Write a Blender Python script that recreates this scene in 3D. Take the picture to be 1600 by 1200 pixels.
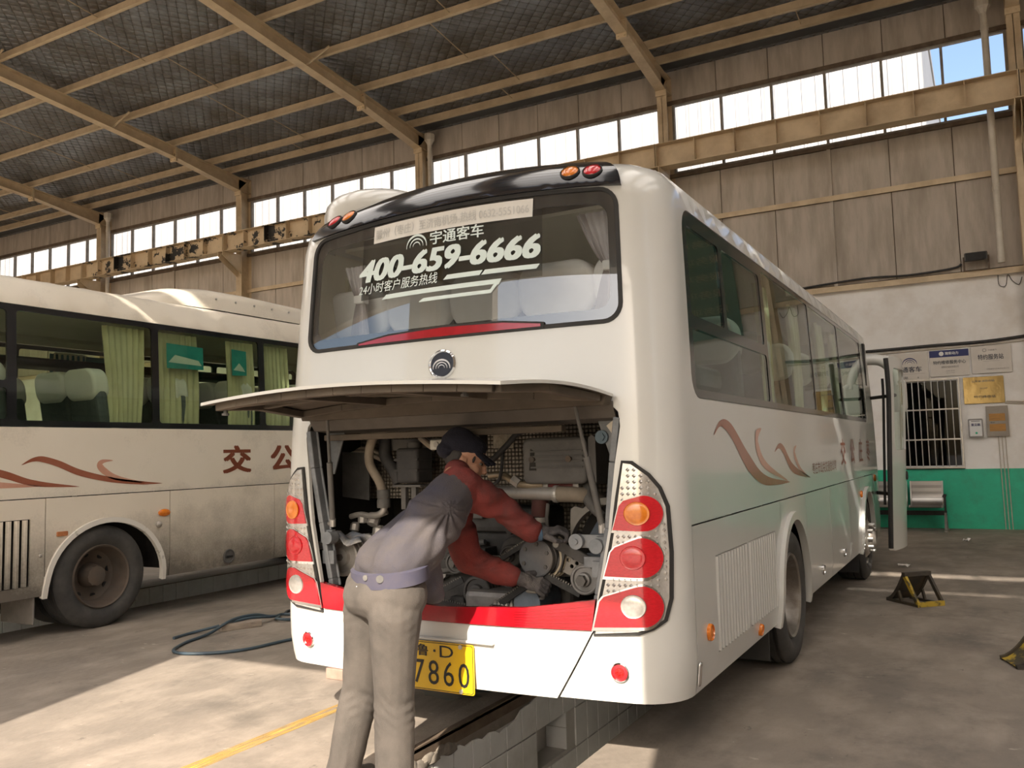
import bpy, math, random
import numpy as np
from mathutils import Vector, Matrix
from mathutils.geometry import delaunay_2d_cdt
random.seed(7); np.random.seed(7)
for _o in list(bpy.data.objects): bpy.data.objects.remove(_o)
SC = bpy.context.scene
COL = SC.collection
R_ = math.radians
PI = math.pi

# ------------------------------------------------------------------ camera, sky, sun, exposure
cam_d = bpy.data.cameras.new('camera'); cam = bpy.data.objects.new('camera', cam_d); COL.objects.link(cam)
cam_d.sensor_fit = 'HORIZONTAL'; cam_d.sensor_width = 36.0; cam_d.lens = 1337.91 * 36.0 / 1600.0
cam_d.clip_start = 0.05; cam_d.clip_end = 300
_y, _p, _r = R_(-29.0177), R_(4.6044), R_(-1.5375)
_f = Vector((math.sin(_y) * math.cos(_p), math.cos(_y) * math.cos(_p), math.sin(_p)))
_rt = Vector((math.cos(_y), -math.sin(_y), 0)); _up = _rt.cross(_f)
_r2 = _rt * math.cos(_r) + _up * math.sin(_r); _u2 = -_rt * math.sin(_r) + _up * math.cos(_r)
_m = Matrix((_r2, _u2, -_f)).transposed().to_4x4(); _m.translation = (2.3787, -3.5803, 1.4518)
cam.matrix_world = _m
SC.camera = cam
SC.view_settings.view_transform = 'Standard'; SC.view_settings.look = 'None'
SC.view_settings.gamma = 1.0; SC.view_settings.use_curve_mapping = False
SC.view_settings.exposure = 2.22
SUN_DIR = Vector((-0.27, 1.0, -0.75)).normalized()
world = bpy.data.worlds.new('sky'); SC.world = world; world.use_nodes = True
_n = world.node_tree.nodes; _n.clear()
_sky = _n.new('ShaderNodeTexSky'); _sky.sky_type = 'NISHITA'; _sky.sun_disc = False
_sky.sun_elevation = R_(35.9); _sky.sun_rotation = math.atan2(0.27, -1.0); _sky.air_density = 1.0; _sky.dust_density = 4.0
_bg = _n.new('ShaderNodeBackground'); _bg.inputs[1].default_value = 0.066
_wo = _n.new('ShaderNodeOutputWorld')
world.node_tree.links.new(_sky.outputs[0], _bg.inputs[0]); world.node_tree.links.new(_bg.outputs[0], _wo.inputs[0])
sun_d = bpy.data.lights.new('sun', 'SUN'); sun = bpy.data.objects.new('sun', sun_d); COL.objects.link(sun)
sun_d.energy = 2.35; sun_d.color = (1.0, 0.89, 0.755); sun_d.angle = R_(0.55)
sun.rotation_euler = SUN_DIR.to_track_quat('-Z', 'Y').to_euler(); sun.location = (6, -20, 18)
SC.cycles.use_denoising = True
SC.cycles.max_bounces = 10; SC.cycles.diffuse_bounces = 6; SC.cycles.glossy_bounces = 4
SC.cycles.transmission_bounces = 6; SC.cycles.transparent_max_bounces = 16
SC.cycles.caustics_reflective = False; SC.cycles.caustics_refractive = False
SC.cycles.sample_clamp_indirect = 6.0

# ------------------------------------------------------------------ materials
_mats = {}
def M(name, c, c2=None, scale=4.0, rough=0.5, metal=0.0, bump=0.0, bscale=60.0, coat=0.0, detail=5.0, lo=0.35, hi=0.65,
      c3=None, scale3=1.0, stretch=None, spec=0.5, alpha=1.0, sheen=0.0, emit=None, rvar=0.0):
    if name in _mats: return _mats[name]
    m = bpy.data.materials.new(name); m.use_nodes = True; nt = m.node_tree; N, L = nt.nodes, nt.links
    b = N['Principled BSDF']
    b.inputs['Base Color'].default_value = (*c, 1); b.inputs['Roughness'].default_value = rough
    b.inputs['Metallic'].default_value = metal; b.inputs['Coat Weight'].default_value = coat; b.inputs['Coat Roughness'].default_value = 0.06
    b.inputs['Specular IOR Level'].default_value = spec; b.inputs['Alpha'].default_value = alpha; b.inputs['Sheen Weight'].default_value = sheen
    if emit:
        b.inputs['Emission Color'].default_value = (*emit[:3], 1); b.inputs['Emission Strength'].default_value = emit[3]
    tc = N.new('ShaderNodeTexCoord'); src = tc.outputs['Object']
    if stretch:
        mp = N.new('ShaderNodeMapping'); mp.inputs['Scale'].default_value = stretch
        L.new(src, mp.inputs[0]); src = mp.outputs[0]
    out = None
    def layer(prev, col, sc, l, h, det):
        no = N.new('ShaderNodeTexNoise'); no.inputs['Scale'].default_value = sc; no.inputs['Detail'].default_value = det
        no.inputs['Roughness'].default_value = 0.62
        L.new(src, no.inputs['Vector'])
        rp = N.new('ShaderNodeMapRange'); rp.inputs[1].default_value = l; rp.inputs[2].default_value = h
        L.new(no.outputs['Fac'], rp.inputs[0])
        mx = N.new('ShaderNodeMix'); mx.data_type = 'RGBA'
        if prev is None: mx.inputs[6].default_value = (*c, 1)
        else: L.new(prev, mx.inputs[6])
        mx.inputs[7].default_value = (*col, 1)
        L.new(rp.outputs[0], mx.inputs[0])
        return mx.outputs[2], rp.outputs[0]
    if c2:
        out, fac = layer(None, c2, scale, lo, hi, detail)
        if rvar:
            ra = N.new('ShaderNodeMath'); ra.operation = 'MULTIPLY_ADD'; ra.inputs[1].default_value = rvar; ra.inputs[2].default_value = rough
            L.new(fac, ra.inputs[0]); L.new(ra.outputs[0], b.inputs['Roughness'])
    if c3: out, _ = layer(out, c3, scale3, 0.45, 0.72, 6)
    if out: L.new(out, b.inputs['Base Color'])
    if bump:
        no = N.new('ShaderNodeTexNoise'); no.inputs['Scale'].default_value = bscale; no.inputs['Detail'].default_value = 4
        L.new(src, no.inputs['Vector'])
        bp = N.new('ShaderNodeBump'); bp.inputs['Strength'].default_value = bump; bp.inputs['Distance'].default_value = 0.02
        L.new(no.outputs['Fac'], bp.inputs['Height']); L.new(bp.outputs[0], b.inputs['Normal'])
    _mats[name] = m
    return m
def glass_mat(name, tint, refl=1.0, rough=0.0, ior=1.5):
    """a tinted sheet: clear see-through plus a Fresnel mirror"""
    if name in _mats: return _mats[name]
    m = bpy.data.materials.new(name); m.use_nodes = True; nt = m.node_tree; N, L = nt.nodes, nt.links; N.clear()
    o = N.new('ShaderNodeOutputMaterial'); t = N.new('ShaderNodeBsdfTransparent'); g = N.new('ShaderNodeBsdfGlossy')
    t.inputs[0].default_value = (*tint, 1); g.inputs['Roughness'].default_value = rough; g.inputs[0].default_value = (refl, refl, refl, 1)
    fr = N.new('ShaderNodeFresnel'); fr.inputs[0].default_value = ior
    ge = N.new('ShaderNodeNewGeometry'); iv = N.new('ShaderNodeMath'); iv.operation = 'SUBTRACT'; iv.inputs[0].default_value = 1.0; L.new(ge.outputs['Backfacing'], iv.inputs[1])
    fm = N.new('ShaderNodeMath'); fm.operation = 'MULTIPLY'; L.new(fr.outputs[0], fm.inputs[0]); L.new(iv.outputs[0], fm.inputs[1])   # one mirror per sheet
    mx = N.new('ShaderNodeMixShader'); L.new(fm.outputs[0], mx.inputs[0]); L.new(t.outputs[0], mx.inputs[1]); L.new(g.outputs[0], mx.inputs[2])
    L.new(mx.outputs[0], o.inputs[0]); _mats[name] = m
    return m
def nodes_of(m): return m.node_tree.nodes, m.node_tree.links, m.node_tree.nodes['Principled BSDF']

# ------------------------------------------------------------------ objects
def props(o, label=None, cat=None, group=None, kind=None):
    if label: o['label'] = label
    if cat: o['category'] = cat
    if group: o['group'] = group
    if kind: o['kind'] = kind
    return o
def thing(name, label, cat, loc=(0, 0, 0), rotz=0.0, group=None, kind=None):
    o = bpy.data.objects.new(name, None); COL.objects.link(o); o.location = loc; o.rotation_euler = (0, 0, rotz)
    o.empty_display_size = 0.2
    return props(o, label, cat, group, kind)
def part_empty(name, parent, loc=(0, 0, 0), label=None):
    o = bpy.data.objects.new(name, None); COL.objects.link(o); o.location = loc; o.parent = parent; o.empty_display_size = 0.1
    if label: o['label'] = label
    return o
def link(name, me, parent=None, loc=None, mat=None):
    o = bpy.data.objects.new(name, me); COL.objects.link(o)
    if parent: o.parent = parent
    if loc is not None: o.location = loc
    if mat: me.materials.clear(); me.materials.append(mat)
    return o
def dup(o, parent=None, loc=None, rot=None):
    c = o.copy(); COL.objects.link(c); c.parent = parent
    if loc is not None: c.location = loc
    if rot is not None: c.rotation_euler = rot
    return c
def dup_tree(o, parent=None, loc=None, rot=None, label=None):
    c = dup(o, parent, loc, rot)
    if label: c['label'] = label
    for ch in list(o.children): dup_tree(ch, c)
    return c

class MB:
    """collects simple shapes, then links them as ONE mesh object"""
    def __init__(s): s.v = []; s.f = []; s.mi = []; s.cur = 0
    def add(s, vs, fs):
        b = len(s.v); s.v += [tuple(v) for v in vs]; s.f += [tuple(i + b for i in f) for f in fs]; s.mi += [s.cur] * len(fs)
        return s
    def box(s, lo, hi, T=None):
        (a, b, c), (d, e, f) = lo, hi
        vs = [(a, b, c), (d, b, c), (d, e, c), (a, e, c), (a, b, f), (d, b, f), (d, e, f), (a, e, f)]
        if T is not None: vs = [T @ Vector(v) for v in vs]
        return s.add(vs, [(0, 3, 2, 1), (4, 5, 6, 7), (0, 1, 5, 4), (1, 2, 6, 5), (2, 3, 7, 6), (3, 0, 4, 7)])
    def cbox(s, c, d, T=None):
        return s.box([c[i] - d[i] / 2 for i in range(3)], [c[i] + d[i] / 2 for i in range(3)], T)
    def bar(s, p0, p1, w, h, up=(0, 0, 1)):
        p0, p1 = Vector(p0), Vector(p1); z = (p1 - p0); l = z.length; z.normalize(); u = Vector(up)
        x = u.cross(z)
        if x.length < 1e-4: x = Vector((1, 0, 0)).cross(z)
        x.normalize(); y = z.cross(x); T = Matrix((x, y, z)).transposed().to_4x4(); T.translation = p0
        return s.box((-w / 2, -h / 2, 0), (w / 2, h / 2, l), T)
    def lathe(s, prof, n=24, T=None, close=True):
        """prof: (radius, height) about local z"""
        vs, fs = [], []; k = len(prof)
        for i in range(n):
            a = 2 * PI * i / n
            for r, h in prof: vs.append(Vector((r * math.cos(a), r * math.sin(a), h)))
        for i in range(n):
            j = (i + 1) % n
            for q in range(k - 1): fs.append((i * k + q, j * k + q, j * k + q + 1, i * k + q + 1))
        if close:
            if prof[0][0] > 1e-5: fs.append(tuple(i * k for i in range(n))[::-1])
            if prof[-1][0] > 1e-5: fs.append(tuple(i * k + k - 1 for i in range(n)))
        if T is not None: vs = [T @ v for v in vs]
        return s.add(vs, fs)
    def cyl(s, p0, p1, r0, r1=None, n=12):
        r1 = r0 if r1 is None else r1
        p0, p1 = Vector(p0), Vector(p1); d = p1 - p0
        T = d.to_track_quat('Z', 'Y').to_matrix().to_4x4(); T.translation = p0
        return s.lathe([(r0, 0), (r1, d.length)], n, T)
    def tube(s, pts, r, n=8, smooth=0, caps=True):
        pts = [Vector(p) for p in pts]
        if smooth: pts = spline(pts, smooth)
        rr = r if hasattr(r, '__len__') else [r] * len(pts)
        if len(rr) != len(pts): rr = list(np.interp(np.linspace(0, 1, len(pts)), np.linspace(0, 1, len(rr)), rr))
        vs, fs = [], []; prev = None
        for i, p in enumerate(pts):
            t = (pts[min(i + 1, len(pts) - 1)] - pts[max(i - 1, 0)]).normalized()
            if prev is None:
                x = t.cross(Vector((0, 0, 1)))
                if x.length < 1e-3: x = t.cross(Vector((0, 1, 0)))
            else: x = prev - t * prev.dot(t)
            x.normalize(); prev = x; y = t.cross(x)
            for k in range(n):
                a = 2 * PI * k / n; vs.append(p + (x * math.cos(a) + y * math.sin(a)) * rr[i])
        for i in range(len(pts) - 1):
            for k in range(n):
                l = (k + 1) % n; fs.append((i * n + k, i * n + l, (i + 1) * n + l, (i + 1) * n + k))
        if caps:
            fs.append(tuple(range(n))[::-1]); fs.append(tuple((len(pts) - 1) * n + k for k in range(n)))
        return s.add(vs, fs)
    def prism(s, poly, T, d):
        """polygon (x, y) extruded from 0 to d along local z of T"""
        n = len(poly)
        vs = [T @ Vector((x, y, 0)) for x, y in poly] + [T @ Vector((x, y, d)) for x, y in poly]
        fs = [tuple(range(n))[::-1], tuple(range(n, 2 * n))] + [(i, (i + 1) % n, n + (i + 1) % n, n + i) for i in range(n)]
        return s.add(vs, fs)
    def plate(s, poly, holes, T, d):
        """flat plate with holes, thickness d"""
        V, F = cdt(poly, holes)
        shell(s, [T @ Vector((x, y, 0)) for x, y in V], [T @ Vector((x, y, d)) for x, y in V], F)
        return s
    def mesh(s, name):
        me = bpy.data.meshes.new(name); me.from_pydata([tuple(v) for v in s.v], [], s.f); me.update()
        return me
    def build(s, name, mat, parent=None, smooth=False, ang=35, bevel=0.0, loc=None, seg=2, kind=None, label=None):
        me = s.mesh(name)
        for m in (mat if isinstance(mat, (list, tuple)) else [mat]): me.materials.append(m)
        if any(s.mi): me.polygons.foreach_set('material_index', s.mi)
        if smooth:
            me.polygons.foreach_set('use_smooth', [True] * len(me.polygons)); me.set_sharp_from_angle(angle=R_(ang))
        o = link(name, me, parent, loc)
        if bevel:
            bv = o.modifiers.new('bevel', 'BEVEL'); bv.width = bevel; bv.segments = seg; bv.limit_method = 'ANGLE'; bv.angle_limit = R_(40)
        if kind: o['kind'] = kind
        if label: o['label'] = label
        return o
def spline(pts, k):
    out = []; n = len(pts)
    for i in range(n - 1):
        p0, p1, p2, p3 = pts[max(i - 1, 0)], pts[i], pts[i + 1], pts[min(i + 2, n - 1)]
        for j in range(k):
            t = j / k
            out.append(0.5 * ((2 * p1) + (p2 - p0) * t + (2 * p0 - 5 * p1 + 4 * p2 - p3) * t * t + (3 * p1 - p0 - 3 * p2 + p3) * t ** 3))
    out.append(pts[-1]); return out
def inside(P, poly):
    x, y = P[:, 0], P[:, 1]; r = np.zeros(len(P), bool); q = np.array(poly); n = len(q); j = n - 1
    for i in range(n):
        xi, yi, xj, yj = *q[i], *q[j]
        if yi != yj: r ^= ((yi > y) != (yj > y)) & (x < (xj - xi) * (y - yi) / (yj - yi) + xi)
        j = i
    return r
def dens(poly, step):
    out = []; n = len(poly)
    for i in range(n):
        a, b = poly[i], poly[(i + 1) % n]; k = max(1, int(math.ceil(math.hypot(b[0] - a[0], b[1] - a[1]) / step)))
        out += [(a[0] + (b[0] - a[0]) * j / k, a[1] + (b[1] - a[1]) * j / k) for j in range(k)]
    return out
def cdt(poly, holes=(), step=None, xs=None, ys=None):
    loops = [list(poly)] + [list(h) for h in holes]
    if step: loops = [dens(l, step) for l in loops]
    V, E = [], []
    for l in loops:
        b = len(V); V += l; E += [(b + i, b + (i + 1) % len(l)) for i in range(len(l))]
    if xs is not None and len(xs) and len(ys):
        g = np.array([(x, y) for x in xs for y in ys])
        k = inside(g, loops[0])
        for h in loops[1:]: k &= ~inside(g, h)
        g = g[k]
        if len(g):
            B = np.array(V); mind = np.min((g[:, None, 0] - B[None, :, 0]) ** 2 + (g[:, None, 1] - B[None, :, 1]) ** 2, axis=1)
            g = g[mind > (0.35 * (step or 0.03)) ** 2]
            V += [tuple(p) for p in g]
    vo, _, fo, _, _, _ = delaunay_2d_cdt([Vector(v) for v in V], E, [], 0, 1e-6)
    vo = np.array([(v.x, v.y) for v in vo]); cen = np.array([vo[list(f)].mean(axis=0) for f in fo])
    k = inside(cen, loops[0])
    for h in loops[1:]: k &= ~inside(cen, h)
    return [tuple(v) for v in vo], [tuple(f) for f, q in zip(fo, k) if q]
def shell(mb, A, B, F):
    """two layers A (front) and B (back) over triangles F plus the walls between them"""
    n = len(A); cnt = {}
    for f in F:
        for i in range(len(f)):
            e = (f[i], f[(i + 1) % len(f)]); cnt[e] = 1
    fs = list(F) + [tuple(i + n for i in f[::-1]) for f in F]
    for (a, b) in cnt:
        if (b, a) not in cnt: fs.append((b, a, a + n, b + n))
    mb.add(list(A) + list(B), fs)
_txt = {}
def text2d(s, bold=0.0, spacing=1.0):
    """2-D triangles of a string, height of a capital about 0.7"""
    key = (s, bold, spacing)
    if key in _txt: return _txt[key]
    cu = bpy.data.curves.new('txt', 'FONT'); cu.body = s; cu.offset = bold; cu.space_character = spacing; cu.resolution_u = 3
    o = bpy.data.objects.new('txt', cu); COL.objects.link(o)
    dg = bpy.context.evaluated_depsgraph_get(); dg.update()
    me = bpy.data.meshes.new_from_object(o.evaluated_get(dg))
    V = np.array([(v.co.x, v.co.y) for v in me.vertices]).reshape(-1, 2); F = [tuple(p.vertices) for p in me.polygons]
    bpy.data.objects.remove(o); bpy.data.curves.remove(cu); bpy.data.meshes.remove(me)
    _txt[key] = (V, F); return V, F
def lettering(name, s, box, fn, mat, parent, bold=0.0, shear=0.0, keep=False, label=None, th=0.002, spacing=1.0, extra=None):
    """flat print: the string fitted to box (x0, y0, x1, y1); fn maps (x, y) to a 3-D point and normal"""
    V, F = text2d(s, 0.0, spacing); V = V.copy()
    V[:, 0] += shear * V[:, 1]
    a, b = V.min(axis=0), V.max(axis=0); sx = (box[2] - box[0]) / (b[0] - a[0]); sy = (box[3] - box[1]) / (b[1] - a[1])
    if keep: sx = sy = min(sx, sy)
    P = (V - a) * [sx, sy] + [box[0], box[1]]
    mb = MB(); pts = [fn(x, y) for x, y in P]
    if sx * sy < 0: F = [f[::-1] for f in F]
    mb.add([p + n * th for p, n in pts], F)
    if bold:                                     # heavier strokes: the same glyphs laid again a hair to each side
        for k, (dx, dy) in enumerate(((1, .6), (-1, .6), (1, -.6), (-1, -.6))):
            pts = [fn(x + dx * bold * abs(sx), y + dy * bold * abs(sy)) for x, y in P]; mb.add([p + n * (th + .00015 * (k + 1)) for p, n in pts], F)
    if extra:
        for poly in extra:
            pp = [fn(x, y) for x, y in poly]; v2, f2 = cdt(poly); q = [fn(x, y) for x, y in v2]; mb.add([p + n * th for p, n in q], f2)
    o = mb.build(name, mat, parent)
    if label: o['label'] = label
    return o
def arc_logo(cx, cy, r):
    """three nested arches as polygons"""
    out = []
    for ro, t in ((1.0, .2), (.66, .13), (.36, .1)):
        a = [R_(d) for d in range(-8, 189, 14)]
        w = [t * (0.25 + 0.75 * math.sin(max(0, min(PI, q)))) for q in a]
        out.append([(cx + r * ro * math.cos(q), cy + r * ro * math.sin(q) * .85) for q in a] +
                   [(cx + r * (ro - v) * math.cos(q), cy + r * (ro - v) * math.sin(q) * .85) for q, v in list(zip(a, w))[::-1]])
    return out
def frame_T(p, x, y, z):
    T = Matrix((Vector(x), Vector(y), Vector(z))).transposed().to_4x4(); T.translation = p
    return T
def rrect(x0, y0, x1, y1, r, n=5):
    out = []
    for cx, cy, a0 in ((x1 - r, y1 - r, 0), (x0 + r, y1 - r, 90), (x0 + r, y0 + r, 180), (x1 - r, y0 + r, 270)):
        out += [(cx + r * math.cos(R_(a0 + 90 * i / n)), cy + r * math.sin(R_(a0 + 90 * i / n))) for i in range(n + 1)]
    return out
# ------------------------------------------------------------------ the hall
YB, YF = 12.6, -3.9                                   # inner faces of the back and front walls
XW, XE = -27.0, 9.0
CX = [3.13, -2.86, -8.70, -14.46, -20.20, -26.0]      # column lines
BAYS = [(3.13, 8.9)] + [(CX[i + 1], CX[i]) for i in range(5)]
m_floor = M('worn concrete', (.262, .222, .182), (.185, .16, .135), 1.3, .8, bump=.25, bscale=26, c3=(.335, .285, .235), scale3=3.1, rvar=-.12, spec=.4, stretch=(1, .55, 1))
def floor_stains():
    N, L, b = nodes_of(m_floor)
    tc = N.new('ShaderNodeTexCoord'); old = b.inputs['Base Color'].links[0].from_socket
    def mask(sc, lo, hi, st=None, off=(0, 0, 0)):
        mp = N.new('ShaderNodeMapping'); mp.inputs['Scale'].default_value = st or (1, 1, 1); mp.inputs['Location'].default_value = off
        no = N.new('ShaderNodeTexNoise'); no.inputs['Scale'].default_value = sc; no.inputs['Detail'].default_value = 7; no.inputs['Roughness'].default_value = .7
        r = N.new('ShaderNodeMapRange'); r.inputs[1].default_value = lo; r.inputs[2].default_value = hi
        L.new(tc.outputs['Object'], mp.inputs[0]); L.new(mp.outputs[0], no.inputs['Vector']); L.new(no.outputs['Fac'], r.inputs[0]); return r.outputs[0]
    for sc, lo, hi, col, st, off in ((.7, .52, .70, (.085, .076, .066), None, (3, 1, 0)), (9, .64, .72, (.06, .054, .048), (1, .6, 1), (1, 5, 0)),
                                     (7, .655, .70, (.50, .44, .36), (.5, 1.6, 1), (9, 2, 0)), (26, .68, .72, (.55, .50, .43), None, (0, 0, 2))):
        mx = N.new('ShaderNodeMix'); mx.data_type = 'RGBA'; mx.inputs[7].default_value = (*col, 1)
        sc_ = N.new('ShaderNodeMath'); sc_.operation = 'MULTIPLY'; sc_.inputs[1].default_value = .75
        L.new(mask(sc, lo, hi, st, off), sc_.inputs[0]); L.new(sc_.outputs[0], mx.inputs[0]); L.new(old, mx.inputs[6]); old = mx.outputs[2]
    L.new(old, b.inputs['Base Color'])
floor_stains()
m_clad = M('dusty cladding', (.51, .45, .385), (.42, .37, .31), 2.2, .75, stretch=(3, 3, .5), c3=(.35, .30, .245), scale3=1.1)
m_steel = M('tan painted steel', (.66, .53, .355), (.56, .44, .285), 3.0, .55, c3=(.45, .34, .215), scale3=2.0)
m_steeldk = M('rusty dark steel', (.17, .125, .085), (.10, .07, .05), 6, .8)
m_white = M('whitewashed plaster', (.90, .885, .865), (.84, .825, .80), 1.4, .85, bump=.1, bscale=14, c3=(.74, .70, .65), scale3=1.7)
m_green = M('green wall paint', (.026, .50, .30), (.022, .43, .26), 2.5, .45, c3=(.03, .36, .22), scale3=6)
m_frame = M('grey window frame', (.33, .30, .26), (.22, .19, .16), 5, .6)
m_pane = glass_mat('dusty clerestory pane', (.90, .91, .92), .6)
m_ribs = M('white ribbed siding', (.33, .335, .345), (.29, .295, .305), 1.0, .6)
m_dark = M('dark void', (.012, .012, .012), rough=.9)
m_gutter = M('blue grey gutter steel', (.075, .085, .095), (.05, .055, .06), 3, .5)
m_pvc = M('dusty white pipe', (.62, .57, .49), (.50, .45, .37), 3, .5)
m_tile = M('glazed white tile', (.88, .88, .86), (.82, .82, .80), 5, .22, c3=(.70, .69, .66), scale3=3)
m_mortar = M('black mortar', (.045, .042, .038), (.10, .09, .08), 20, .9, bump=.6, bscale=40)
m_conc = M('pale concrete kerb', (.34, .29, .235), (.26, .22, .175), 6, .85, bump=.2)

def structure(name, mb, mat, **k):
    o = mb.build(name, mat, **k); o['kind'] = 'structure'; return o
# floor with the two service pits cut out
m_pitc = M('pit concrete', (.62, .60, .56), (.52, .50, .47), 4, .85)
P1 = (-.18, -.28, .62, 7.0); P2 = (-6.35, -1.0, -5.27, 9.0)
def pit_rect(p): return [(p[0], p[1]), (p[2], p[1]), (p[2], p[3]), (p[0], p[3])]
mb = MB(); mb.plate([(XW, YF), (XE, YF), (XE, YB), (XW, YB)], [pit_rect(P1), pit_rect(P2)], Matrix.Translation((0, 0, -.12)), .12)
FLOOR = structure('floor', mb, m_floor)
mb = MB()
for lo, hi in (((-90, -70, -.1), (60, YF, 0)), ((-90, YB + .2, -.1), (60, 60, 0)), ((-90, YF, -.1), (XW - .2, YB + .2, 0)), ((XE + .2, YF, -.1), (60, YB + .2, 0))): mb.box(lo, hi)
structure('ground', mb, M('yard concrete', (.42, .385, .335), (.36, .33, .285), .6, .85))
# yellow bay line, worn
m_line = M('worn yellow line', (.62, .36, .07), (.40, .27, .10), 9, .75)
N, L, b = nodes_of(m_line); no = N.new('ShaderNodeTexNoise'); no.inputs['Scale'].default_value = 14; no.inputs['Detail'].default_value = 8
rp = N.new('ShaderNodeMapRange'); rp.inputs[1].default_value = .43; rp.inputs[2].default_value = .60
L.new(no.outputs['Fac'], rp.inputs[0]); L.new(rp.outputs[0], b.inputs['Alpha'])
mb = MB(); mb.box((-1.085, -3.4, .0002), (-.985, 1.1, .0012)); mb.build('floor_line', m_line, FLOOR, label='worn yellow bay line')
m_oil = M('oil stain', (.02, .019, .017), (.035, .032, .03), 5, .28)
mb = MB(); mb.prism([(-.60 + .20 * math.cos(a) * (1 + .25 * math.sin(3 * a)), .88 + .10 * math.sin(a) * (1 + .2 * math.cos(5 * a))) for a in np.linspace(0, 2 * PI, 26)[:-1]], Matrix.Translation((0, 0, .0002)), .001)
mb.prism([(-.52 + .14 * math.cos(a) * (1 + .2 * math.sin(4 * a + 1)), 1.04 + .075 * math.sin(a)) for a in np.linspace(0, 2 * PI, 22)[:-1]], Matrix.Translation((0, 0, .0003)), .001)
mb.build('oil_stain', m_oil, FLOOR)

# service pits -----------------------------------------------------
def pit(p, depth=1.25, tiles=True):
    x0, y0, x1, y1 = p; mb = MB(); w = .15; nx = (1.23, 1.64, -.50, -.21)
    mb.box((x0 - w, y0 - w, -depth - .1), (x1 + w, y1 + w, -depth)); mb.box((x1, y0 - w, -depth), (x1 + w, y1 + w, -.12))
    mb.box((x0, y0 - w, -depth), (x1, y0, -.12)); mb.box((x0, y1, -depth), (x1, y1 + w, -.12))
    if tiles:      # the left wall is built round a small lamp niche
        for lo, hi in (((x0 - w, y0 - w, -depth), (x0, nx[0], -.12)), ((x0 - w, nx[1], -depth), (x0, y1 + w, -.12)),
                       ((x0 - w, nx[0], -depth), (x0, nx[1], nx[2])), ((x0 - w, nx[0], nx[3]), (x0, nx[1], -.12)), ((x0 - w - .02, nx[0] - .02, nx[2] - .02), (x0 - w, nx[1] + .02, nx[3] + .02))): mb.box(lo, hi)
    else: mb.box((x0 - w, y0 - w, -depth), (x0, y1 + w, -.12))
    return structure('service_pit', mb, m_pitc)
def tile(parent, y0, y1, z0, z1, x, top=None, mat=None):
    g = .004; ps = [(y0 + g, z0 + g), (y1 - g, z0 + g)] + (top if top else [(y1 - g, z1 - g), (y0 + g, z1 - g)])
    T = frame_T((x, 0, 0), (0, 1, 0), (0, 0, 1), (1, 0, 0)); mb = MB(); mb.prism(ps, T, .012)
    mb.build('tile', mat or m_tile, parent, bevel=.002, seg=1)
PIT = pit(P1)
ys = [-.28 + .186 * i for i in range(20)]
for i in range(19):
    y0, y1 = ys[i], ys[i + 1]
    for r, (z0, z1) in enumerate(((-.262, -.012), (-.518, -.262), (-.774, -.518), (-1.03, -.774))):
        if y1 > 1.23 and y0 < 1.64 and r == 1: continue
        top = None
        if r == 0:                                        # ragged top row, broken under the kerb
            q = [.0, .0, .03, .05, .075, .085, .11, .06, .03][i] if i < 9 else .0
            if i < 9: q2 = [.0, .0, .03, .05, .075, .085, .11, .06, .03, .0][i + 1]; top = [(y1 - .004, -.02 - q2), (y1 - .07, -.026 - q * .4 - q2 * .75), (y0 + .06, -.018 - q * .8 - q2 * .25), (y0 + .004, -.02 - q)]
        tile(PIT, y0, y1, z0, z1, P1[0], top)
for z0, z1 in ((-.50, -.36), (-.36, -.21)):               # the far reveal of the niche is tiled too
    mb = MB(); mb.box((P1[0] - .145, 1.632, z0 + .003), (P1[0] + .004, 1.642, z1 - .003)); mb.build('tile', m_tile, PIT)
mb = MB()
for i in range(11):
    y = -.26 + .05 * i + .03 * random.random(); mb.lathe([(0, -.05), (.03 + .02 * random.random(), -.03), (.035, .0), (.02, .012), (0, .018)], 8, Matrix.Translation((P1[0] + .006, y, -.035 - .03 * random.random())) @ Matrix.Diagonal((.5, 1.2 + random.random(), 1, 1)))
mb.build('mortar_lump', M('grey mortar lumps', (.30, .26, .21), (.16, .14, .12), 12, .9), PIT, smooth=True)
mb = MB(); mb.box((-.35, -.28, .0), (-.185, 7, .016)); mb.build('kerb_plate', m_conc, PIT, bevel=.004)
mb = MB(); mb.box((-.205, -.28, .0), (-.168, 7, .024)); mb.box((-.176, -.28, -.055), (-.168, 7, .016)); mb.build('steel_angle', m_steeldk, PIT)
PIT2 = pit(P2, tiles=False)
for i in range(30):
    tile(PIT2, .2 + i * .19, .39 + i * .19, -.28, -.005, P2[0], mat=m_tile)

# back wall ---------------------------------------------------------
WB = (1.04, .999, 1.99, 2.515)                            # barred office window
mb = MB()
for lo, hi in (((XW, YB, .985), (WB[0], YB + .24, 4.2)), ((WB[2], YB, .985), (XE, YB + .24, 4.2)), ((WB[0], YB, WB[3]), (WB[2], YB + .24, 4.2))): mb.box(lo, hi)
WALLB = structure('wall_back', mb, m_white)
mb = MB(); mb.box((XW, YB - .004, 0), (XE, YB + .24, .985)); o = mb.build('dado', m_green, WALLB, label='green painted lower wall')
mb = MB(); mb.box((XW, YB + .02, 4.2), (XE, YB + .2, 9.1)); 
mb2 = MB()
for a, b_ in BAYS:                                         # backing of the cladding, open at the clerestory
    mb2.box((a, YB + .03, 4.28), (b_, YB + .12, 6.86)); mb2.box((a, YB + .03, 8.31), (b_, YB + .12, 9.03))
mb2.box((XW, YB + .03, 4.28), (-26, YB + .12, 9.03))
mb2.build('cladding_backing', m_steeldk, WALLB)
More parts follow.
